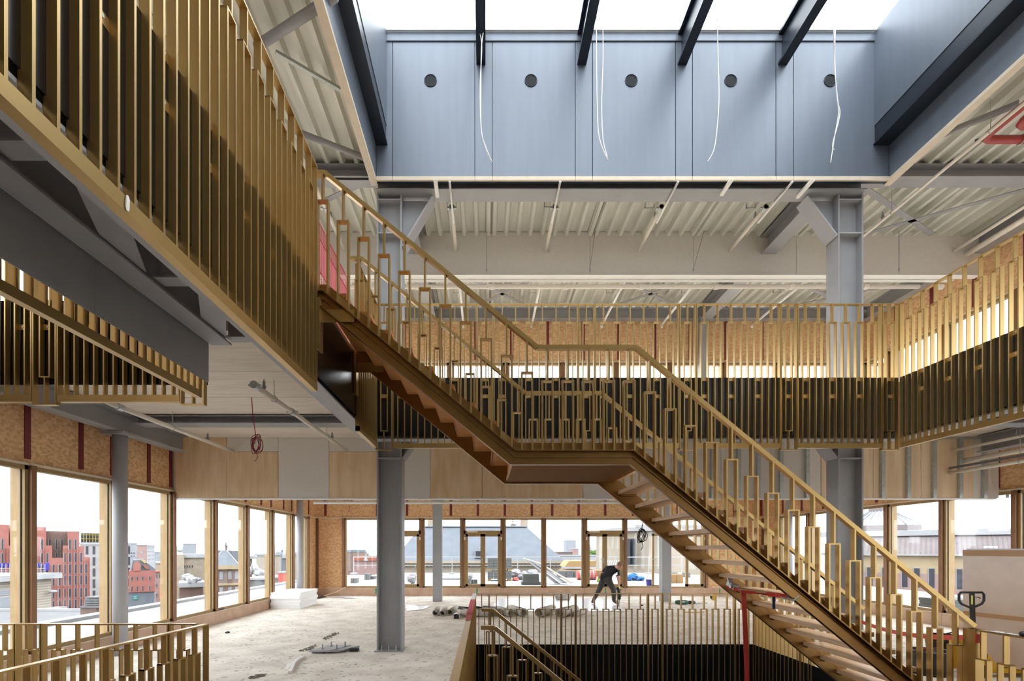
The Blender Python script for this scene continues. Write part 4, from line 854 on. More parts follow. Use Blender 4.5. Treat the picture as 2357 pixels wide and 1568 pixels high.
struct('parapet', MB().box(-9.75, -9.4, -4, 31, -.6, .16), 'steel_white')
def bld(label, cat='building', Y=100, x=0, name='building'):
    return thing(name, label, cat, (sx(x, Y), Y, -23))
def blk(t, nm, x0, x1, y0, y1, Y, d, m, z0=None):
    return put(nm, MB().box(sx(x0, Y), sx(x1, Y), Y, Y+d, -23 if y1 is None else sz(y1, Y), sz(y0, Y)), m, t)
def wins(t, Y, xs, rows, w, m='dark_pane', jamb=True, fm='stucco'):
    for x in xs:
        for (a, b) in rows:
            X0, X1, z1, z0 = sx(x-w/2, Y), sx(x+w/2, Y), sz(a, Y), sz(b, Y); e = (X1-X0)*.28
            f = put('window', MB().box(X0, X1, Y-.05*w*Y/F-.04, Y+.02, z0, z1), fm, t)
            put('pane', MB().box(X0+(e if jamb else e*.3), X1-e*.2, Y-.06*w*Y/F-.06, Y-.03, z0+e*.4, z1-e*.3), m, f)
def turn(t, Y0):
    C = Vector((t.location.x, t.location.y)); ph = math.atan2(C.x, C.y); n = Vector((math.sin(ph), math.cos(ph))); tn = Vector((math.cos(ph), -math.sin(ph)))
    for o in t.children_recursive:
        vs = o.data.vertices; vn = min(v.co.y for v in vs)
        for v in vs:
            tx = (v.co.x+C.x)/(Y0+vn); lam = (C.dot(n)+vn)/(tx*n.x+n.y); P = Vector((lam*tx, lam))
            q = tn*((P-C-n*vn).dot(tn))+n*v.co.y; v.co.x = q.x; v.co.y = q.y
# --- left: modern red block
Y = 110; t = bld('modern red brick office block with tall narrow windows outside left windows', Y=Y, x=100)
R6 = ((1241, 1266), (1273, 1296), (1300, 1323), (1327, 1350), (1357, 1380), (1384, 1407))
for (a, b, c, d) in ((-60, 20, 1210, 0), (20, 36, 1256, 0), (36, 106, 1213, 0), (106, 120, 1256, 0), (120, 145, 1285, 0), (145, 157, 1256, 0), (157, 183, 1222, 0), (183, 194, 1257, 0), (194, 207, 1284, 0)):
    blk(t, 'wall', a, b, c, None, Y, 12, 'brick_red')
blk(t, 'wall', 20, 36, 1220, None, Y+8, 6, 'brick_brown'); blk(t, 'wall', 106, 157, 1223, None, Y+8, 6, 'brick_brown')
wins(t, Y, (-8, 6, 83, 97, 161, 174), R6, 6.5); wins(t, Y, (26, 109, 150, 187), R6[1:], 6); wins(t, Y, (123, 137, 198), R6[2:], 6); wins(t, Y+8, (30, 115, 130, 143), R6[:2], 6)
for x in (-14, -1, 13, 20, 36, 77, 90, 103, 116, 130, 144, 155, 168, 181, 193, 205): put('pier', MB().box(sx(x-.8, Y), sx(x+.8, Y), Y-.35, Y, -23, sz(1300 if 104 < x < 150 else 1290 if x > 185 else 1262, Y)), 'brick_red', t)
turn(t, 110)
# --- white block with scaffolded top
Y = 150; t = bld('white apartment block with dark windows and yellow scaffold storey outside left windows', Y=Y, x=220)
blk(t, 'wall', 184, 300, 1252, None, Y, 14, 'stucco'); blk(t, 'cornice', 183, 301, 1249, 1254, Y-.3, 14, 'far_white')
wins(t, Y, (201, 217, 234, 250, 266, 283, 297), ((1257, 1277), (1282, 1303), (1308, 1328), (1333, 1354), (1359, 1380)), 7, jamb=False)
pt = blk(t, 'roof_storey', 186, 262, 1228, 1250, Y+2, 8, 'dark_pane')
for k in range(11): put('post', MB().box(sx(186+7*k, Y+1.8), sx(187+7*k, Y+1.8), Y+1.6, Y+1.8, sz(1250, Y), sz(1222, Y)), 'scaffold_yellow', t)
for y in (1223, 1231, 1240): put('rail', MB().box(sx(186, Y+1.8), sx(262, Y+1.8), Y+1.5, Y+1.7, sz(y+1, Y), sz(y, Y)), 'scaffold_yellow', t)
turn(t, 150)
# --- tan brick hall with sign
HX, H0, H1 = -40.0, 28.0, 44.6; t = thing('building', 'low tan brick hall with white cornice and ribbed skirt outside left windows', 'building', (HX, H1, -23))
hz = lambda y: sz(y, H1)
put('wall', MB().box(HX-12, HX, H0, H1, hz(1440), hz(1331)), 'brick_tan', t); put('base', MB().box(HX-12, HX+1.5, H0, H1+1, -23, hz(1440)), 'roof_grey', t)
put('cornice', MB().box(HX-12, HX+.6, H0, H1+.5, hz(1331), hz(1319)), 'steel_white', t)
for k in range(6): put('slat', MB().box(HX, HX+1.0, H0, H1+.6, hz(1402+6*k), hz(1398+6*k)), 'steel_white', t)
for k, (a, b) in enumerate(((36.5, 38.6), (38.8, 41.0))):
    for (y0, y1) in ((1348, 1360), (1362, 1392)):
        f = put('window', MB().box(HX-.02, HX+.06, a, b, hz(y1), hz(y0)), 'steel_white', t); put('pane', MB().box(HX+.06, HX+.09, a+.1, b-.1, hz(y1)+.1, hz(y0)-.1), 'far_grey', f)
put('lamp', MB().blob((HX+.5, H1-.4, hz(1361)), .35, .35, .14, 10, 6), 'steel_white', t)
t = thing('roof_sign', 'blue roof sign letters on white frame above the tan hall', 'sign', (sx(50, 46), 46, sz(1320, 46))); Y = 46
for k, x in enumerate((2, 12, 20, 30, 42, 54, 66, 78, 88)):
    m = MB(); w_, a, b = 3.2, 1297, 1307
    m.box(sx(x-w_, Y), sx(x-w_+1.8, Y), Y, Y+.15, sz(b, Y), sz(a, Y))
    if k % 2 == 0: m.box(sx(x+w_-1.8, Y), sx(x+w_, Y), Y, Y+.15, sz(b, Y), sz(a, Y)).box(sx(x-w_, Y), sx(x+w_, Y), Y, Y+.15, sz(b, Y), sz(b-2.2, Y))
    else: m.box(sx(x-w_, Y), sx(x+w_, Y), Y, Y+.15, sz(a+2.2, Y), sz(a, Y))
    put('letter', m, 'sign_blue', t)
put('end_disc', MB().prism([(sx(x, Y), sz(y, Y)) for x, y in ((100, 1299), (104, 1296), (110, 1296), (110, 1312), (104, 1317), (100, 1314))], Y, Y+.15), 'sign_blue', t)
for y in (1308, 1314): put('rail', MB().box(sx(-60, Y), sx(106, Y), Y-.08, Y-.02, sz(y+.8, Y), sz(y, Y)), 'steel_white', t)
for x in range(-4, 108, 9): put('strut', MB().box(sx(x, Y), sx(x+.8, Y), Y-.06, Y, sz(1319, Y), sz(1298, Y)), 'steel_white', t)
Y = 30; t = bld('dark stone chimney stack with louvred cap on nearby roof', 'chimney', Y, 203, 'chimney_stack')
blk(t, 'stack', 185, 222, 1399, None, Y, 2, 'brick_brown'); blk(t, 'cap', 183, 228, 1396, 1400, Y-.1, 2.2, 'roof_grey')
for k in range(4): blk(t, 'louvre', 196-k, 224+k*.3, 1374+5.5*k, 1377.5+5.5*k, Y+.1, 1.5, 'roof_grey')
blk(t, 'core', 200, 221, 1376, 1396, Y+.3, 1, 'paver')
# --- red gabled house and neighbours
Y = 85; t = bld('old red brick corner house with round gable outside left windows', Y=Y, x=330)
blk(t, 'wall', 296, 357, 1314, 1362, Y, 10, 'brick_red'); blk(t, 'shopfront', 294, 356, 1362, None, Y-.1, 10, 'slate'); blk(t, 'cornice', 296, 358, 1361, 1363, Y-.4, 10, 'roof_red')
g = [(sx(x, Y), sz(y, Y)) for x, y in ((308, 1314), (308, 1302), (310, 1297), (314, 1293.5), (317, 1291), (320, 1293.5), (324, 1297), (326, 1302), (326, 1314))]
put('gable', MB().prism(g, Y-.2, Y+.6), 'brick_red', t)
put('roof', MB().prism([(sx(x, Y), sz(y, Y)) for x, y in ((296, 1314), (300, 1290), (320, 1288), (338, 1300), (353, 1312), (354, 1314))], Y+.6, Y+9), 'slate', t)
put('dormer', MB().prism([(sx(x, Y), sz(y, Y)) for x, y in ((327, 1301), (331, 1300), (341, 1307), (341, 1311), (334, 1311))], Y+.2, Y+1), 'roof_red', t); put('roof_patch', MB().prism([(sx(x, Y), sz(y, Y)) for x, y in ((321, 1290), (325, 1290), (336, 1296), (330, 1297))], Y+.3, Y+.6), 'scaffold_yellow', t)
wins(t, Y, (304, 316, 329, 345), ((1327, 1336), (1349, 1361)), 4.2, fm='far_white'); wins(t, Y, (317,), ((1304, 1309),), 4, fm='far_white')
put('shop_sign', MB().box(sx(311, Y), sx(322, Y), Y-.5, Y-.3, sz(1379, Y), sz(1370, Y)), 'teal', t)
for y in (1371.5, 1375): put('sign_mark', MB().box(sx(313.5, Y), sx(319.5, Y), Y-.56, Y-.5, sz(y+1.6, Y), sz(y, Y)), 'far_white', t)
turn(t, 85)
Y = 99; t = bld('pale house with flat cornice beside the red corner house', Y=Y, x=370)
blk(t, 'wall', 357, 402, 1318, None, Y, 10, 'far_pink'); blk(t, 'band', 356, 402, 1315, 1318, Y-.3, 10, 'roof_red'); blk(t, 'flat_roof', 358, 402, 1296, 1314, Y+6, 8, 'brick_tan'); blk(t, 'roof_edge', 358, 402, 1294, 1297, Y+5.7, 8, 'far_white')
wins(t, Y, (361, 368, 375), ((1322, 1331), (1344, 1352), (1366, 1374)), 3, fm='far_white')
turn(t, 99)
t = thing('banner_sign', 'upright dark red sign with white marks beside pale house', 'sign', (sx(370, 84), 84, sz(1380, 84))); Y = 84
put('board', MB().box(sx(367, Y), sx(373, Y), Y, Y+.2, sz(1378, Y), sz(1342, Y)), 'strap_red', t)
put('mark', MB().tube([(sx(370, Y)+.13*math.cos(a*.6283), Y-.05, sz(1352.5, Y)+.13*math.sin(a*.6283)) for a in range(10)], .05, 5, True), 'far_white', t)
for y in (1344, 1359, 1366, 1372): put('mark', MB().box(sx(368.5, Y), sx(369.4, Y), Y-.06, Y, sz(y+4, Y), sz(y, Y)).box(sx(368.5, Y), sx(372, Y), Y-.06, Y, sz(y+2.4, Y), sz(y+1.4, Y)), 'far_white', t)
for (x0, x1, y0, Y, m, lab, cols, rows) in ((299, 316, 1251, 275, 'far_grey', 'distant lilac grey tower left of the pink tower', (303, 309), ((1272, 1275), (1279, 1282))), (315, 338, 1255, 225, 'far_pink', 'distant pink tower with white square', (326,), ((1270, 1274),)), (337, 356, 1256, 252, 'far_white', 'distant white tower with balcony bands', (341, 345, 353), ((1259, 1263), (1268, 1271), (1277, 1280), (1286, 1289))), (352, 402, 1271, 320, 'far_grey', 'long low grey block at the town horizon', (), ()), (421, 452, 1252, 330, 'far_grey', 'distant pale grey stepped hall behind the tan building', (), ())):
    t = bld(lab, Y=Y, x=x0); blk(t, 'tower', x0, x1, y0, None, Y, 12, m); blk(t, 'roof_edge', x0-.5, x1+.5, y0-1, y0+.6, Y-.3, 12.4, 'far_white')
    if cols: wins(t, Y, cols, rows, 4, 'far_grey' if m != 'far_grey' else 'dark_pane', False, 'far_white')
    turn(t, Y)
# --- tan corner block and tower house
Y = 72; t = bld('tan brick block with white flat roof outside left windows', Y=Y, x=440)
blk(t, 'wall', 398, 424, 1277, None, Y, 9, 'brick_tan'); blk(t, 'wall', 422, 472, 1283, None, Y+1, 9, 'brick_tan'); blk(t, 'roof_edge', 421, 474, 1276, 1284, Y+.6, 9, 'far_white'); wins(t, Y+1, (425, 431, 437, 443), ((1301, 1307),), 4)
blk(t, 'annex', 413, 467, 1353, None, Y-8, 5, 'brick_brown'); blk(t, 'annex_roof', 411, 471, 1343, 1354, Y-8.5, 6, 'far_white')
turn(t, 72)
Y = 60; t = bld('brick tower house with slate pyramid roof and cupola', Y=Y, x=521, name='tower_house')
blk(t, 'wall', 484, 552, 1310, None, Y, 7, 'brick_brown'); blk(t, 'cornice', 482, 555, 1302, 1311, Y-.5, 8, 'cornice'); blk(t, 'string_course', 484, 552, 1343, 1348, Y-.15, 7, 'cornice')
cx, cz = sx(521, Y), sz(1267, Y); a = sx(484, Y); b = sx(556, Y); z0 = sz(1302, Y)
mm = MB(); mm._a([(a, Y-.4, z0), (b, Y-.4, z0), (b, Y+7, z0), (a, Y+7, z0), (cx-.25, Y+3, cz), (cx+.25, Y+3, cz), (cx+.25, Y+3.5, cz), (cx-.25, Y+3.5, cz)], [(0,1,5,4), (1,2,6,5), (2,3,7,6), (3,0,4,7), (4,5,6,7)]); put('roof', mm, 'slate', t)
for (p, q) in ((0, 4), (1, 5)): put('ridge_trim', MB().tube([mm.v[p], mm.v[q]], .07, 6), 'far_white', t)
Yc = Y+3; put('cupola', MB().box(sx(518, Yc), sx(524, Yc), Yc, Yc+.5, cz-.1, sz(1258, Yc)), 'brick_brown', t); put('cupola_roof', MB().box(sx(516, Yc), sx(526, Yc), Yc-.1, Yc+.6, sz(1258, Yc), sz(1256.5, Yc)).cyl((sx(521, Yc), Yc+.25), .18, sz(1256.5, Yc), sz(1246, Yc), 8, .01), 'slate', t)
wins(t, Y, (497, 510, 530, 546), ((1316, 1334), (1352, 1373)), 8, 'far_grey', True, 'far_white')
put('side_roof', MB().prism([(sx(x, Y+8), sz(y, Y+8)) for x, y in ((486, 1300), (500, 1267), (566, 1269), (580, 1300))], Y+8, Y+14), 'slate', t)
turn(t, 60)
Y = 75; t = bld('grey house with white roof lines beyond the tower house', Y=Y, x=575)
blk(t, 'wall', 556, 580, 1287, None, Y, 8, 'brick_brown'); blk(t, 'roof', 556, 592, 1281, 1287, Y-.4, 9, 'far_white'); wins(t, Y, (573,), ((1312, 1322),), 5, fm='far_white')
turn(t, 75)
Y = 140; t = bld('row of low pale roofs at the horizon beyond left windows', Y=Y, x=610); blk(t, 'row', 590, 700, 1278, None, Y, 10, 'stone'); blk(t, 'roof', 588, 702, 1272, 1279, Y-.4, 10, 'far_grey')
blk(t, 'chimney', 648, 655, 1266, 1272, Y, 1, 'slate'); blk(t, 'gable', 648, 665, 1276, None, Y-20, 6, 'slate'); blk(t, 'gable_front', 650, 668, 1276, 1286, Y-21, 1, 'far_white')
turn(t, 140)
for (c, rx, rz, Y, lab) in (((590, 1312), 14, 16, 45, 'white plastic tarpaulin heap on roof beside tower house'), ((612, 1322), 12, 11, 46, 'white plastic tarpaulin heap on roof, smaller'), ((437, 1330), 26, 13, 62, 'white plastic tarpaulin over roof work near tan block')):
    k = Y/F; mb = MB(); rnd = random.Random(c[0])
    for q in range(11): mb.blob((sx(c[0], Y)+rnd.uniform(-.7, .7)*rx*k, Y+rnd.uniform(-4, 4)*k, sz(c[1], Y)+rnd.uniform(-.5, .35)*rz*k), rx*k*rnd.uniform(.25, .5), 8*k, rz*k*rnd.uniform(.35, .65), 9, 6, .2)
    solo('tarpaulin', mb, 'tarp_white', lab, 'tarpaulin')
t = bld('grey brick low roof wall outside left windows under tarpaulins', Y=38, x=590); blk(t, 'wall', 560, 612, 1334, None, 38, 4, 'paver'); blk(t, 'cap', 558, 613, 1331, 1335, 37.8, 4.3, 'far_white')
t = bld('red site cabin on roof near the left corner', 'cabin', 34, 645, 'site_cabin'); blk(t, 'cabin', 640, 652, 1320, 1345, 34, .8, 'strap_red'); blk(t, 'roof', 639, 653, 1316, 1320, 33.9, 1, 'far_white'); blk(t, 'stand', 642, 650, 1345, None, 34, .8, 'roof_grey')
# flat roof between
t = bld('broad grey flat roof below the left windows', 'roof', 30, 300, 'flat_roof'); put('slab', MB().box(-40, -10.5, 14, 34, -23, -2.6), 'roof_grey', t); put('edge', MB().box(-40.2, -10.3, 33.8, 34.2, -2.7, -2.45), 'far_white', t)
# --- behind the far facade
Y = 55; t = bld('large slate hipped roof building with cornice beyond the terrace', Y=Y, x=1100)
blk(t, 'wall', 915, 1292, 1300, None, Y+.6, 16, 'stone'); blk(t, 'cornice', 905, 1300, 1291, 1297, Y-.4, 18, 'stone'); blk(t, 'frieze', 912, 1294, 1297, 1302, Y+.2, 17, 'cornice')
a, b, z0, zr = sx(905, Y), sx(1298, Y), sz(1291, Y), sz(1213, Y); r0, r1 = sx(968, Y+6), sx(1212, Y+6)
mm = MB(); mm._a([(a, Y-.4, z0), (b, Y-.4, z0), (b, Y+17, z0), (a, Y+17, z0), (r0, Y+6, sz(1213, Y+6)), (r1, Y+6, sz(1213, Y+6)), (r1, Y+9, sz(1213, Y+6)), (r0, Y+9, sz(1213, Y+6))], [(0,1,5,4), (1,2,6,5), (2,3,7,6), (3,0,4,7), (4,5,6,7)]); put('roof', mm, 'slate', t)
put('ridge_cap', MB().box(r0, r1, Y+5.7, Y+9.2, sz(1213, Y+6), sz(1211, Y+6)), 'far_grey', t)
for x in (992, 1207): put('chimney', MB().box(sx(x-8, Y+7), sx(x+8, Y+7), Y+7, Y+8.2, sz(1215, Y+7), sz(1197, Y+7)), 'brick_tan', t)
put('vane', MB().box(sx(1176, Y+7), sx(1188, Y+7), Y+7, Y+7.8, sz(1212, Y+7), sz(1206, Y+7)).tube([(sx(1170, Y+7), Y+7, sz(1201, Y+7)), (sx(1190, Y+7), Y+7, sz(1201, Y+7))], .06, 5).tube([(sx(1180, Y+7), Y+7, sz(1206, Y+7)), (sx(1180, Y+7), Y+7, sz(1196, Y+7))], .06, 5), 'zinc', t)
Yd = Y-.2; d = put('dormer', MB().prism([(sx(x, Yd), sz(y, Yd)) for x, y in ((1092, 1284), (1092, 1266), (1101, 1260), (1110, 1266), (1110, 1284))], Yd, Yd+4), 'far_grey', t)
put('pane', MB().box(sx(1095, Yd), sx(1107, Yd), Yd-.06, Yd, sz(1282, Yd), sz(1269, Yd)), 'dark_pane', d)
put('dentil', MB().box(sx(1100, Y), sx(1100.1, Y), Y, Y+.1, sz(1303, Y), sz(1302, Y)), 'stone', t)
for k in range(48): put('dentil', MB().box(sx(914+8*k, Y), sx(917+8*k, Y), Y-.1, Y+.3, sz(1304, Y), sz(1301, Y)), 'stone', t)
Y = 40; t = bld('curved pale stone building with tall paired windows beyond the terrace', Y=Y, x=1490)
m = MB(); pts = [(sx(1436, Y)+.0, Y+3)]+[(sx(1440, Y)+6*(1-math.cos(u*math.pi/2/8)), Y+3-3.2*math.sin(u*math.pi/2/8)) for u in range(9)]+[(sx(1760, Y), Y-.2), (sx(1760, Y), Y+10), (sx(1436, Y), Y+10)]
put('wall', MB().prism(pts[1:], -23, sz(1222, Y), 'z'), 'stone', t); put('cornice', MB().prism([(x-(.4 if x < 15 else 0), y-.3) for x, y in pts[1:]], sz(1222, Y), sz(1213, Y), 'z'), 'stucco', t)
for x in (1446, 1458): put('window', MB().box(sx(x-3, Y+.4), sx(x+3, Y+.4), Y+.2, Y+4, sz(1300, Y), sz(1240, Y)), 'dark_pane', t)
put('parapet', MB().box(sx(1470, Y), sx(1760, Y), Y+.5, Y+1, sz(1213, Y), sz(1207, Y)), 'stucco', t)
for (x0, x1, y0, Y, m, lab) in ((1303, 1326, 1245, 420, 'far_grey', 'distant round residential tower on the horizon'), (1318, 1332, 1264, 380, 'far_pink', 'distant pink block beside the round tower'), (1285, 1318, 1272, 160, 'brick_brown', 'dark low roof right of the slate roof'), (1393, 1432, 1272, 200, 'far_grey', 'low grey houses seen through second door'), (1290, 1440, 1281, 90, 'far_white', 'long white flat roof beyond the terrace'), (794, 812, 1272, 120, 'brick_brown', 'grey house with slate top left of terrace')):
    t = bld(lab, Y=Y, x=x0); blk(t, 'mass', x0, x1, y0, None, Y, 14, m); blk(t, 'roof_edge', x0-.4, x1+.4, y0-1.5, y0, Y-.2, 14, 'slate' if 'house' in lab or 'roof' in lab else 'far_white')
    if 'left of terrace' in lab: wins(t, Y, (799, 806), ((1281, 1287),), 3); blk(t, 'mansard', 793, 812, 1266, 1272, Y+.5, 13, 'slate')
t = bld('distant church spire on the horizon', 'church', 400, 1359, 'church_spire'); put('tower', MB().box(sx(1357, 400), sx(1361.5, 400), 400, 402, -23, sz(1262, 400)), 'far_grey', t); put('spire', MB().cyl((sx(1359.2, 400), 401), 1.0, sz(1262, 400), sz(1250, 400), 8, .05), 'far_grey', t)
def tree(x, y, Y, r, lab, m):
    k = Y/F; t = thing('tree', lab, 'tree', (sx(x, Y), Y, -23)); mb = MB(); rnd = random.Random(int(x))
    for i in range(14): mb.blob((sx(x, Y)+rnd.uniform(-.7, .7)*r*k, Y+rnd.uniform(-.5, .5)*r*k, sz(y, Y)+rnd.uniform(-.4, .5)*r*k), r*k*.42, r*k*.42, r*k*.38, 9, 6, .2)
    put('crown', mb, m, t, True); put('trunk', MB().cyl((sx(x, Y), Y), .3, -23, sz(y, Y), 8), 'brick_brown', t)
tree(1368, 1277, 150, 13, 'round green tree seen through second door', 'town_green')
col('far_trees', (.33,.37,.36), .9)  # distance haze painted into the foliage colour
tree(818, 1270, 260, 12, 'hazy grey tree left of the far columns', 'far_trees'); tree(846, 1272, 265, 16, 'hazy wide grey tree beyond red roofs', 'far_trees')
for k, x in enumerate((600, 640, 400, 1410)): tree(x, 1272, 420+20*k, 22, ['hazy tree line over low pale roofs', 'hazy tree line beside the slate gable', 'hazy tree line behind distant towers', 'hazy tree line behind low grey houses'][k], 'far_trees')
Y = 100; t = bld('row of small red roofed houses left of the terrace', Y=Y, x=835); blk(t, 'walls', 812, 872, 1290, None, Y, 8, 'far_pink'); put('roof', MB().prism([(sx(x, Y), sz(y, Y)) for x, y in ((812, 1291), (816, 1281), (868, 1281), (874, 1291))], Y-.3, Y+8), 'roof_red', t); put('gable', MB().prism([(sx(x, Y), sz(y, Y)) for x, y in ((838, 1291), (843, 1280), (849, 1291))], Y-.6, Y+2), 'far_white', t)
# --- right: cream building with zinc mansard and ribbed dome
Y = 40; t = bld('cream building with ribbed zinc mansard outside right windows', Y=Y, x=2150)
blk(t, 'wall', 1900, 2500, 1279, None, Y, 12, 'cornice'); blk(t, 'cornice', 1890, 2510, 1274, 1280, Y-.4, 12.5, 'stucco'); blk(t, 'plinth', 1900, 2500, 1322, None, Y-.05, 1, 'far_pink')
p = [(Y-.4, sz(1274, Y)), (Y+1.8, sz(1232, Y)), (Y+1.8, sz(1222, Y)), (Y+9, sz(1218, Y)), (Y+9, sz(1274, Y))]
put('mansard', MB().prism(p, sx(1890, Y), sx(2510, Y), 'x'), 'zinc', t)
for k in range(52): x = sx(1892+12*k, Y); put('seam', MB().bar((x, Y-.42, sz(1274, Y)), (x, Y+1.78, sz(1232, Y)), .05, .05), 'zinc', t)
blk(t, 'roof_edge', 1885, 2515, 1220, 1233, Y+1.5, 1, 'far_white')
wins(t, Y, (2000, 2035, 2080, 2108, 2142, 2206, 2228, 2290, 2330), ((1308, 1356),), 15, 'dark_pane', False, 'stucco')
for (x, y) in ((2157, 1268), (2285, 1262)): put('skylight', MB().obox((sx(x, Y), Y+.3, sz(y, Y)), 1.2, .1, .35, 0, -.7), 'far_white', t)
turn(t, 40)
Y = 47; t = bld('ribbed glass dome with lantern above the zinc roof', 'dome', Y, 2092, 'dome'); cx, cy = sx(2092, Y), Y+3.4; rb = sx(2167, Y)-cx; rt = sx(2115, Y)-cx
put('drum', MB().cyl((cx, cy), rb*1.02, 3.42, sz(1208, Y), 32), 'zinc', t); put('lantern', MB().cyl((cx, cy), rt, sz(1171, Y), sz(1163, Y), 20).cyl((cx, cy), rt*1.1, sz(1173, Y), sz(1171, Y), 20), 'zinc', t)
for k in range(24): u = 2*math.pi*k/24; put('rib', MB().tube([(cx+rb*math.cos(u), cy+rb*math.sin(u), sz(1208, Y)), (cx+(rb*.72+rt*.28)*math.cos(u), cy+(rb*.72+rt*.28)*math.sin(u), sz(1195, Y)), (cx+rt*math.cos(u), cy+rt*math.sin(u), sz(1171, Y))], .045, 5), 'far_grey', t)
put('glazing', MB().cyl((cx, cy), rb*.98, sz(1208, Y), sz(1171, Y), 24, rt*.98), 'far_white', t)
# --- terrace clutter
ZT_ = .22
def tp(x, y): Y = F*(ZC-ZT_)/(y-YV); return sx(x, Y), Y, F/Y
for (x0, x1, y0, y1, lab) in ((1122, 1178, 1312, 1338, 'lower wrapped pallet of grey pavers outside the first door'),):
    X0, Y, s = tp(x0, y1); X1 = sx(x1, Y)
    for k, (za, zb_, nm) in enumerate(((ZT_, ZT_+.48, lab), (ZT_+.482, ZT_+1.1, 'upper wrapped pallet of grey pavers outside the first door'))):
        t = thing('paver_pallet', nm, 'pallet', ((X0+X1)/2, Y+.4, za))
        for j in range(3): put('pallet_block', MB().box(X0+.02+j*(X1-X0-.2)/2, X0+.18+j*(X1-X0-.2)/2, Y, Y+.8, za, za+.10), 'timber_new', t)
        for r in range(3 if k == 0 else 4):
            h = (zb_-za-.1)/(3 if k == 0 else 4)
            for j in range(4): w_ = (X1-X0)/4; put('paver', MB().box(X0+j*w_+.01, X0+(j+1)*w_-.01, Y, Y+.8, za+.1+r*h+.004, za+.1+(r+1)*h-.004), 'paver', t)
X0, Y, s = tp(1204, 1347); t = thing('tile_stack', 'stack of grey tiles on a pallet outside the fixed window', 'tiles', (X0+.35, Y+.3, ZT_)); put('pallet', MB().box(X0-.05, X0+.75, Y, Y+.6, ZT_, ZT_+.12), 'roof_grey', t)
for r in range(7): put('tile', MB().box(X0+random.uniform(0, .03), X0+.68, Y+.03, Y+.58, ZT_+.12+.05*r, ZT_+.165+.05*r), 'paver', t)
for (x, y, rx, rz, m, lab) in ((1187, 1300, .5, .32, 'tarp_white', 'white rubble bag behind the paver pallets'), (1205, 1318, .55, .28, 'tarp_white', 'white rubble bag with blue folds near tile stack'), (1225, 1304, .5, .3, 'tarp_white', 'white rubble bag beneath leaning boards'), (1222, 1310, .4, .12, 'tarp_blue', 'blue tarpaulin crumpled over white bags'), (1186, 1306, .28, .08, 'strap_red', 'red bundle on white rubble bag'), (1452, 1328, .45, .22, 'tarp_blue', 'blue tarpaulin heap before the stone building'), (1470, 1330, .35, .12, 'tarp_blue', 'smaller blue tarpaulin heap before the stone building'), (947, 1318, .35, .3, 'tarp_white', 'white bag outside the left door'), (1080, 1312, .25, .28, 'tarp_white', 'white bag behind stacked planks outside first door')):
    Y = 24.2 if m == 'tarp_white' else 23.4; Y = Y if x > 1170 else 21.0; mb = MB(); rnd = random.Random(x); rx *= .8; zc = max(sz(y, Y), ZT_+rz*.7)
    for k in range(7): mb.blob((sx(x, Y)+rnd.uniform(-.5, .5)*rx, Y+rnd.uniform(-.12, .12), max(ZT_+rz*.42, zc+rnd.uniform(-.5, .35)*rz)), rx*rnd.uniform(.35, .6), .22, rz*rnd.uniform(.4, .65), 9, 6, .22)
    z0 = min(v[2] for v in mb.v); mb.v = [(v[0], v[1], v[2]-(z0-ZT_) if zc < 1.2 else v[2]) for v in mb.v]
    solo('rubble_bag', mb, m, lab, 'bag')
t = thing('board_pile', 'pile of long white boards leaning on terrace clutter', 'boards', (sx(1260, 21.5), 21.5, ZT_))
for k in range(8):
    a = PY(1205+5*k, 1285+1.5*k, 22.5-.08*k); b = PY(1288+5*k-9*(k % 3), 1343, 21.0-.1*k); put('board', MB().bar(a, (b[0], b[1], ZT_+.03+.015*k), .14, .025), ('tarp_white', 'stone', 'terrace_white')[k % 3], t)
for (x, lab) in ((1338, 'red and white barrier drum, left one'), (1360, 'red and white barrier drum outside second door')):
    Y = 24; t = thing('barrier_drum', lab, 'drum', (sx(x, Y), Y, ZT_))
    for k in range(5): put('band', MB().tube([(sx(x, Y)-.21+.09*k, Y, ZT_+.24), (sx(x, Y)-.13+.09*k, Y, ZT_+.24)], .24, 14), 'strap_red' if k % 2 == 0 else 'far_white', t)
for (x0, x1, y, h, m, lab) in ((1284, 1322, 1330, .35, 'roof_grey', 'dark roll stack before the red drums'), (1320, 1336, 1330, .3, 'roof_grey', 'dark roll stack beside the red drums'), (806, 820, 1343, .22, 'paver', 'grey paver stack outside far left window'), (838, 850, 1335, .3, 'paver', 'larger grey paver stack outside far left window'), (851, 862, 1334, .15, 'paver', 'low grey paver stack by larger one'), (1082, 1099, 1344, .18, 'paver', 'low paver stack outside the first door'), (1543, 1573, 1343, .4, 'timber_new', 'fresh timber stack behind right box column'), (1004, 1058, 1335, .08, 'terrace_white', 'long white beam on terrace'), (1545, 1560, 1326, .2, 'paver', 'grey block stack by the timber'), (1578, 1590, 1330, .25, 'paver', 'grey block stack outside the right door')):
    X0, Y, s = tp(x0, y); X1 = sx(x1, Y); t = thing('block_stack', lab, 'stack', ((X0+X1)/2, Y+.3, ZT_)); n = 3
    for r in range(n):
        for j in range(2): w_ = (X1-X0)/2; put('block', MB().box(X0+j*w_+.01, X0+(j+1)*w_-.01, Y, Y+.5, ZT_+r*h/n+.003, ZT_+(r+1)*h/n), m, t)
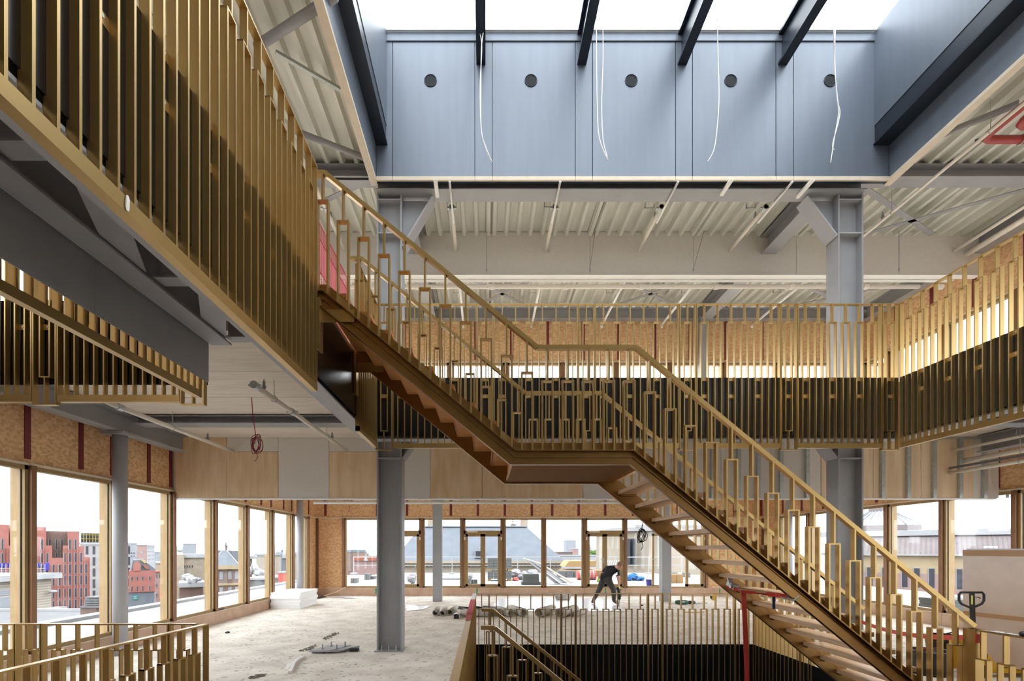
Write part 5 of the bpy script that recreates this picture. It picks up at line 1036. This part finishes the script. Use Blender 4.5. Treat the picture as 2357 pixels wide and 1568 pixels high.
t = thing('timber_shed', 'orange timber stack under sheet beyond terrace', 'timber', (sx(1330, 27), 27, ZT_)); put('sheet', MB().prism([(sx(x, 27), sz(y, 27)) for x, y in ((1300, 1305), (1310, 1292), (1372, 1291), (1372, 1305))], 27, 29), 'timber_new', t)
for k in range(6): put('plank', MB().box(sx(1300, 27), sx(1384, 27), 26.8-.02*k, 29, ZT_+.06*k, ZT_+.05+.06*k), 'timber_new', t)
for k in range(7): put('upright', MB().bar(PY(1392+5*k, 1312, 26.5), PY(1400+5*k, 1290, 26.9), .04, .04), 'steel_white', t)
t = thing('guard_rail', 'white terrace guard rail beyond the far windows', 'guard rail', (0, 29.5, ZT_))
for z in (.75, 1.25): put('rail', MB().tube([(-8, 29.5, z), (16, 29.5, z)], .03, 6), 'steel_white', t)
for k in range(13): put('post', MB().tube([(-8+2*k, 29.5, ZT_), (-8+2*k, 29.5, 1.3)], .03, 6).box(-8.15+2*k, -7.85+2*k, 29.2, 29.8, ZT_, ZT_+.08), 'steel_white', t)
X0, Y, s = tp(1495, 1350); t = thing('blue_bucket', 'blue bucket outside the open door leaf', 'bucket', (X0, Y, ZT_)); put('shell', MB().cyl((X0, Y), .11, ZT_, ZT_+.28, 14, .15), 'sign_blue', t); put('rim', MB().cyl((X0, Y), .155, ZT_+.27, ZT_+.285, 14), 'sign_blue', t)
t = thing('door_leaf', 'open glazed door leaf standing outward on the terrace', 'door', (sx(1502, 18.9), 18.9, .25)); a0, a1 = sx(1500, 18.9), sx(1522, 18.9)
put('leaf_frame', MB().box(a0, a0+.08, 18.85, 18.92, .25, 2.35).box(a1+.3, a1+.38, 18.85, 18.92, .25, 2.35).box(a0, a1+.38, 18.85, 18.92, .25, .35).box(a0, a1+.38, 18.85, 18.92, 2.26, 2.35), 'frame', t); put('pane', MB().box(a0+.08, a1+.3, 18.88, 18.89, .35, 2.26), 'glass', t); put('handle', MB().box(a0+.02, a0+.14, 18.82, 18.85, 1.32, 1.35), 'galv', t)
t = thing('paver_stack', 'stack of pale grey slabs outside the right window', 'slabs', (11.9, 12.2, .1))
for r in range(5): put('slab', MB().box(11.3+.02*(r % 2), 12.3, 11.9, 12.6, .1+.08*r, .175+.08*r), 'paver', t)
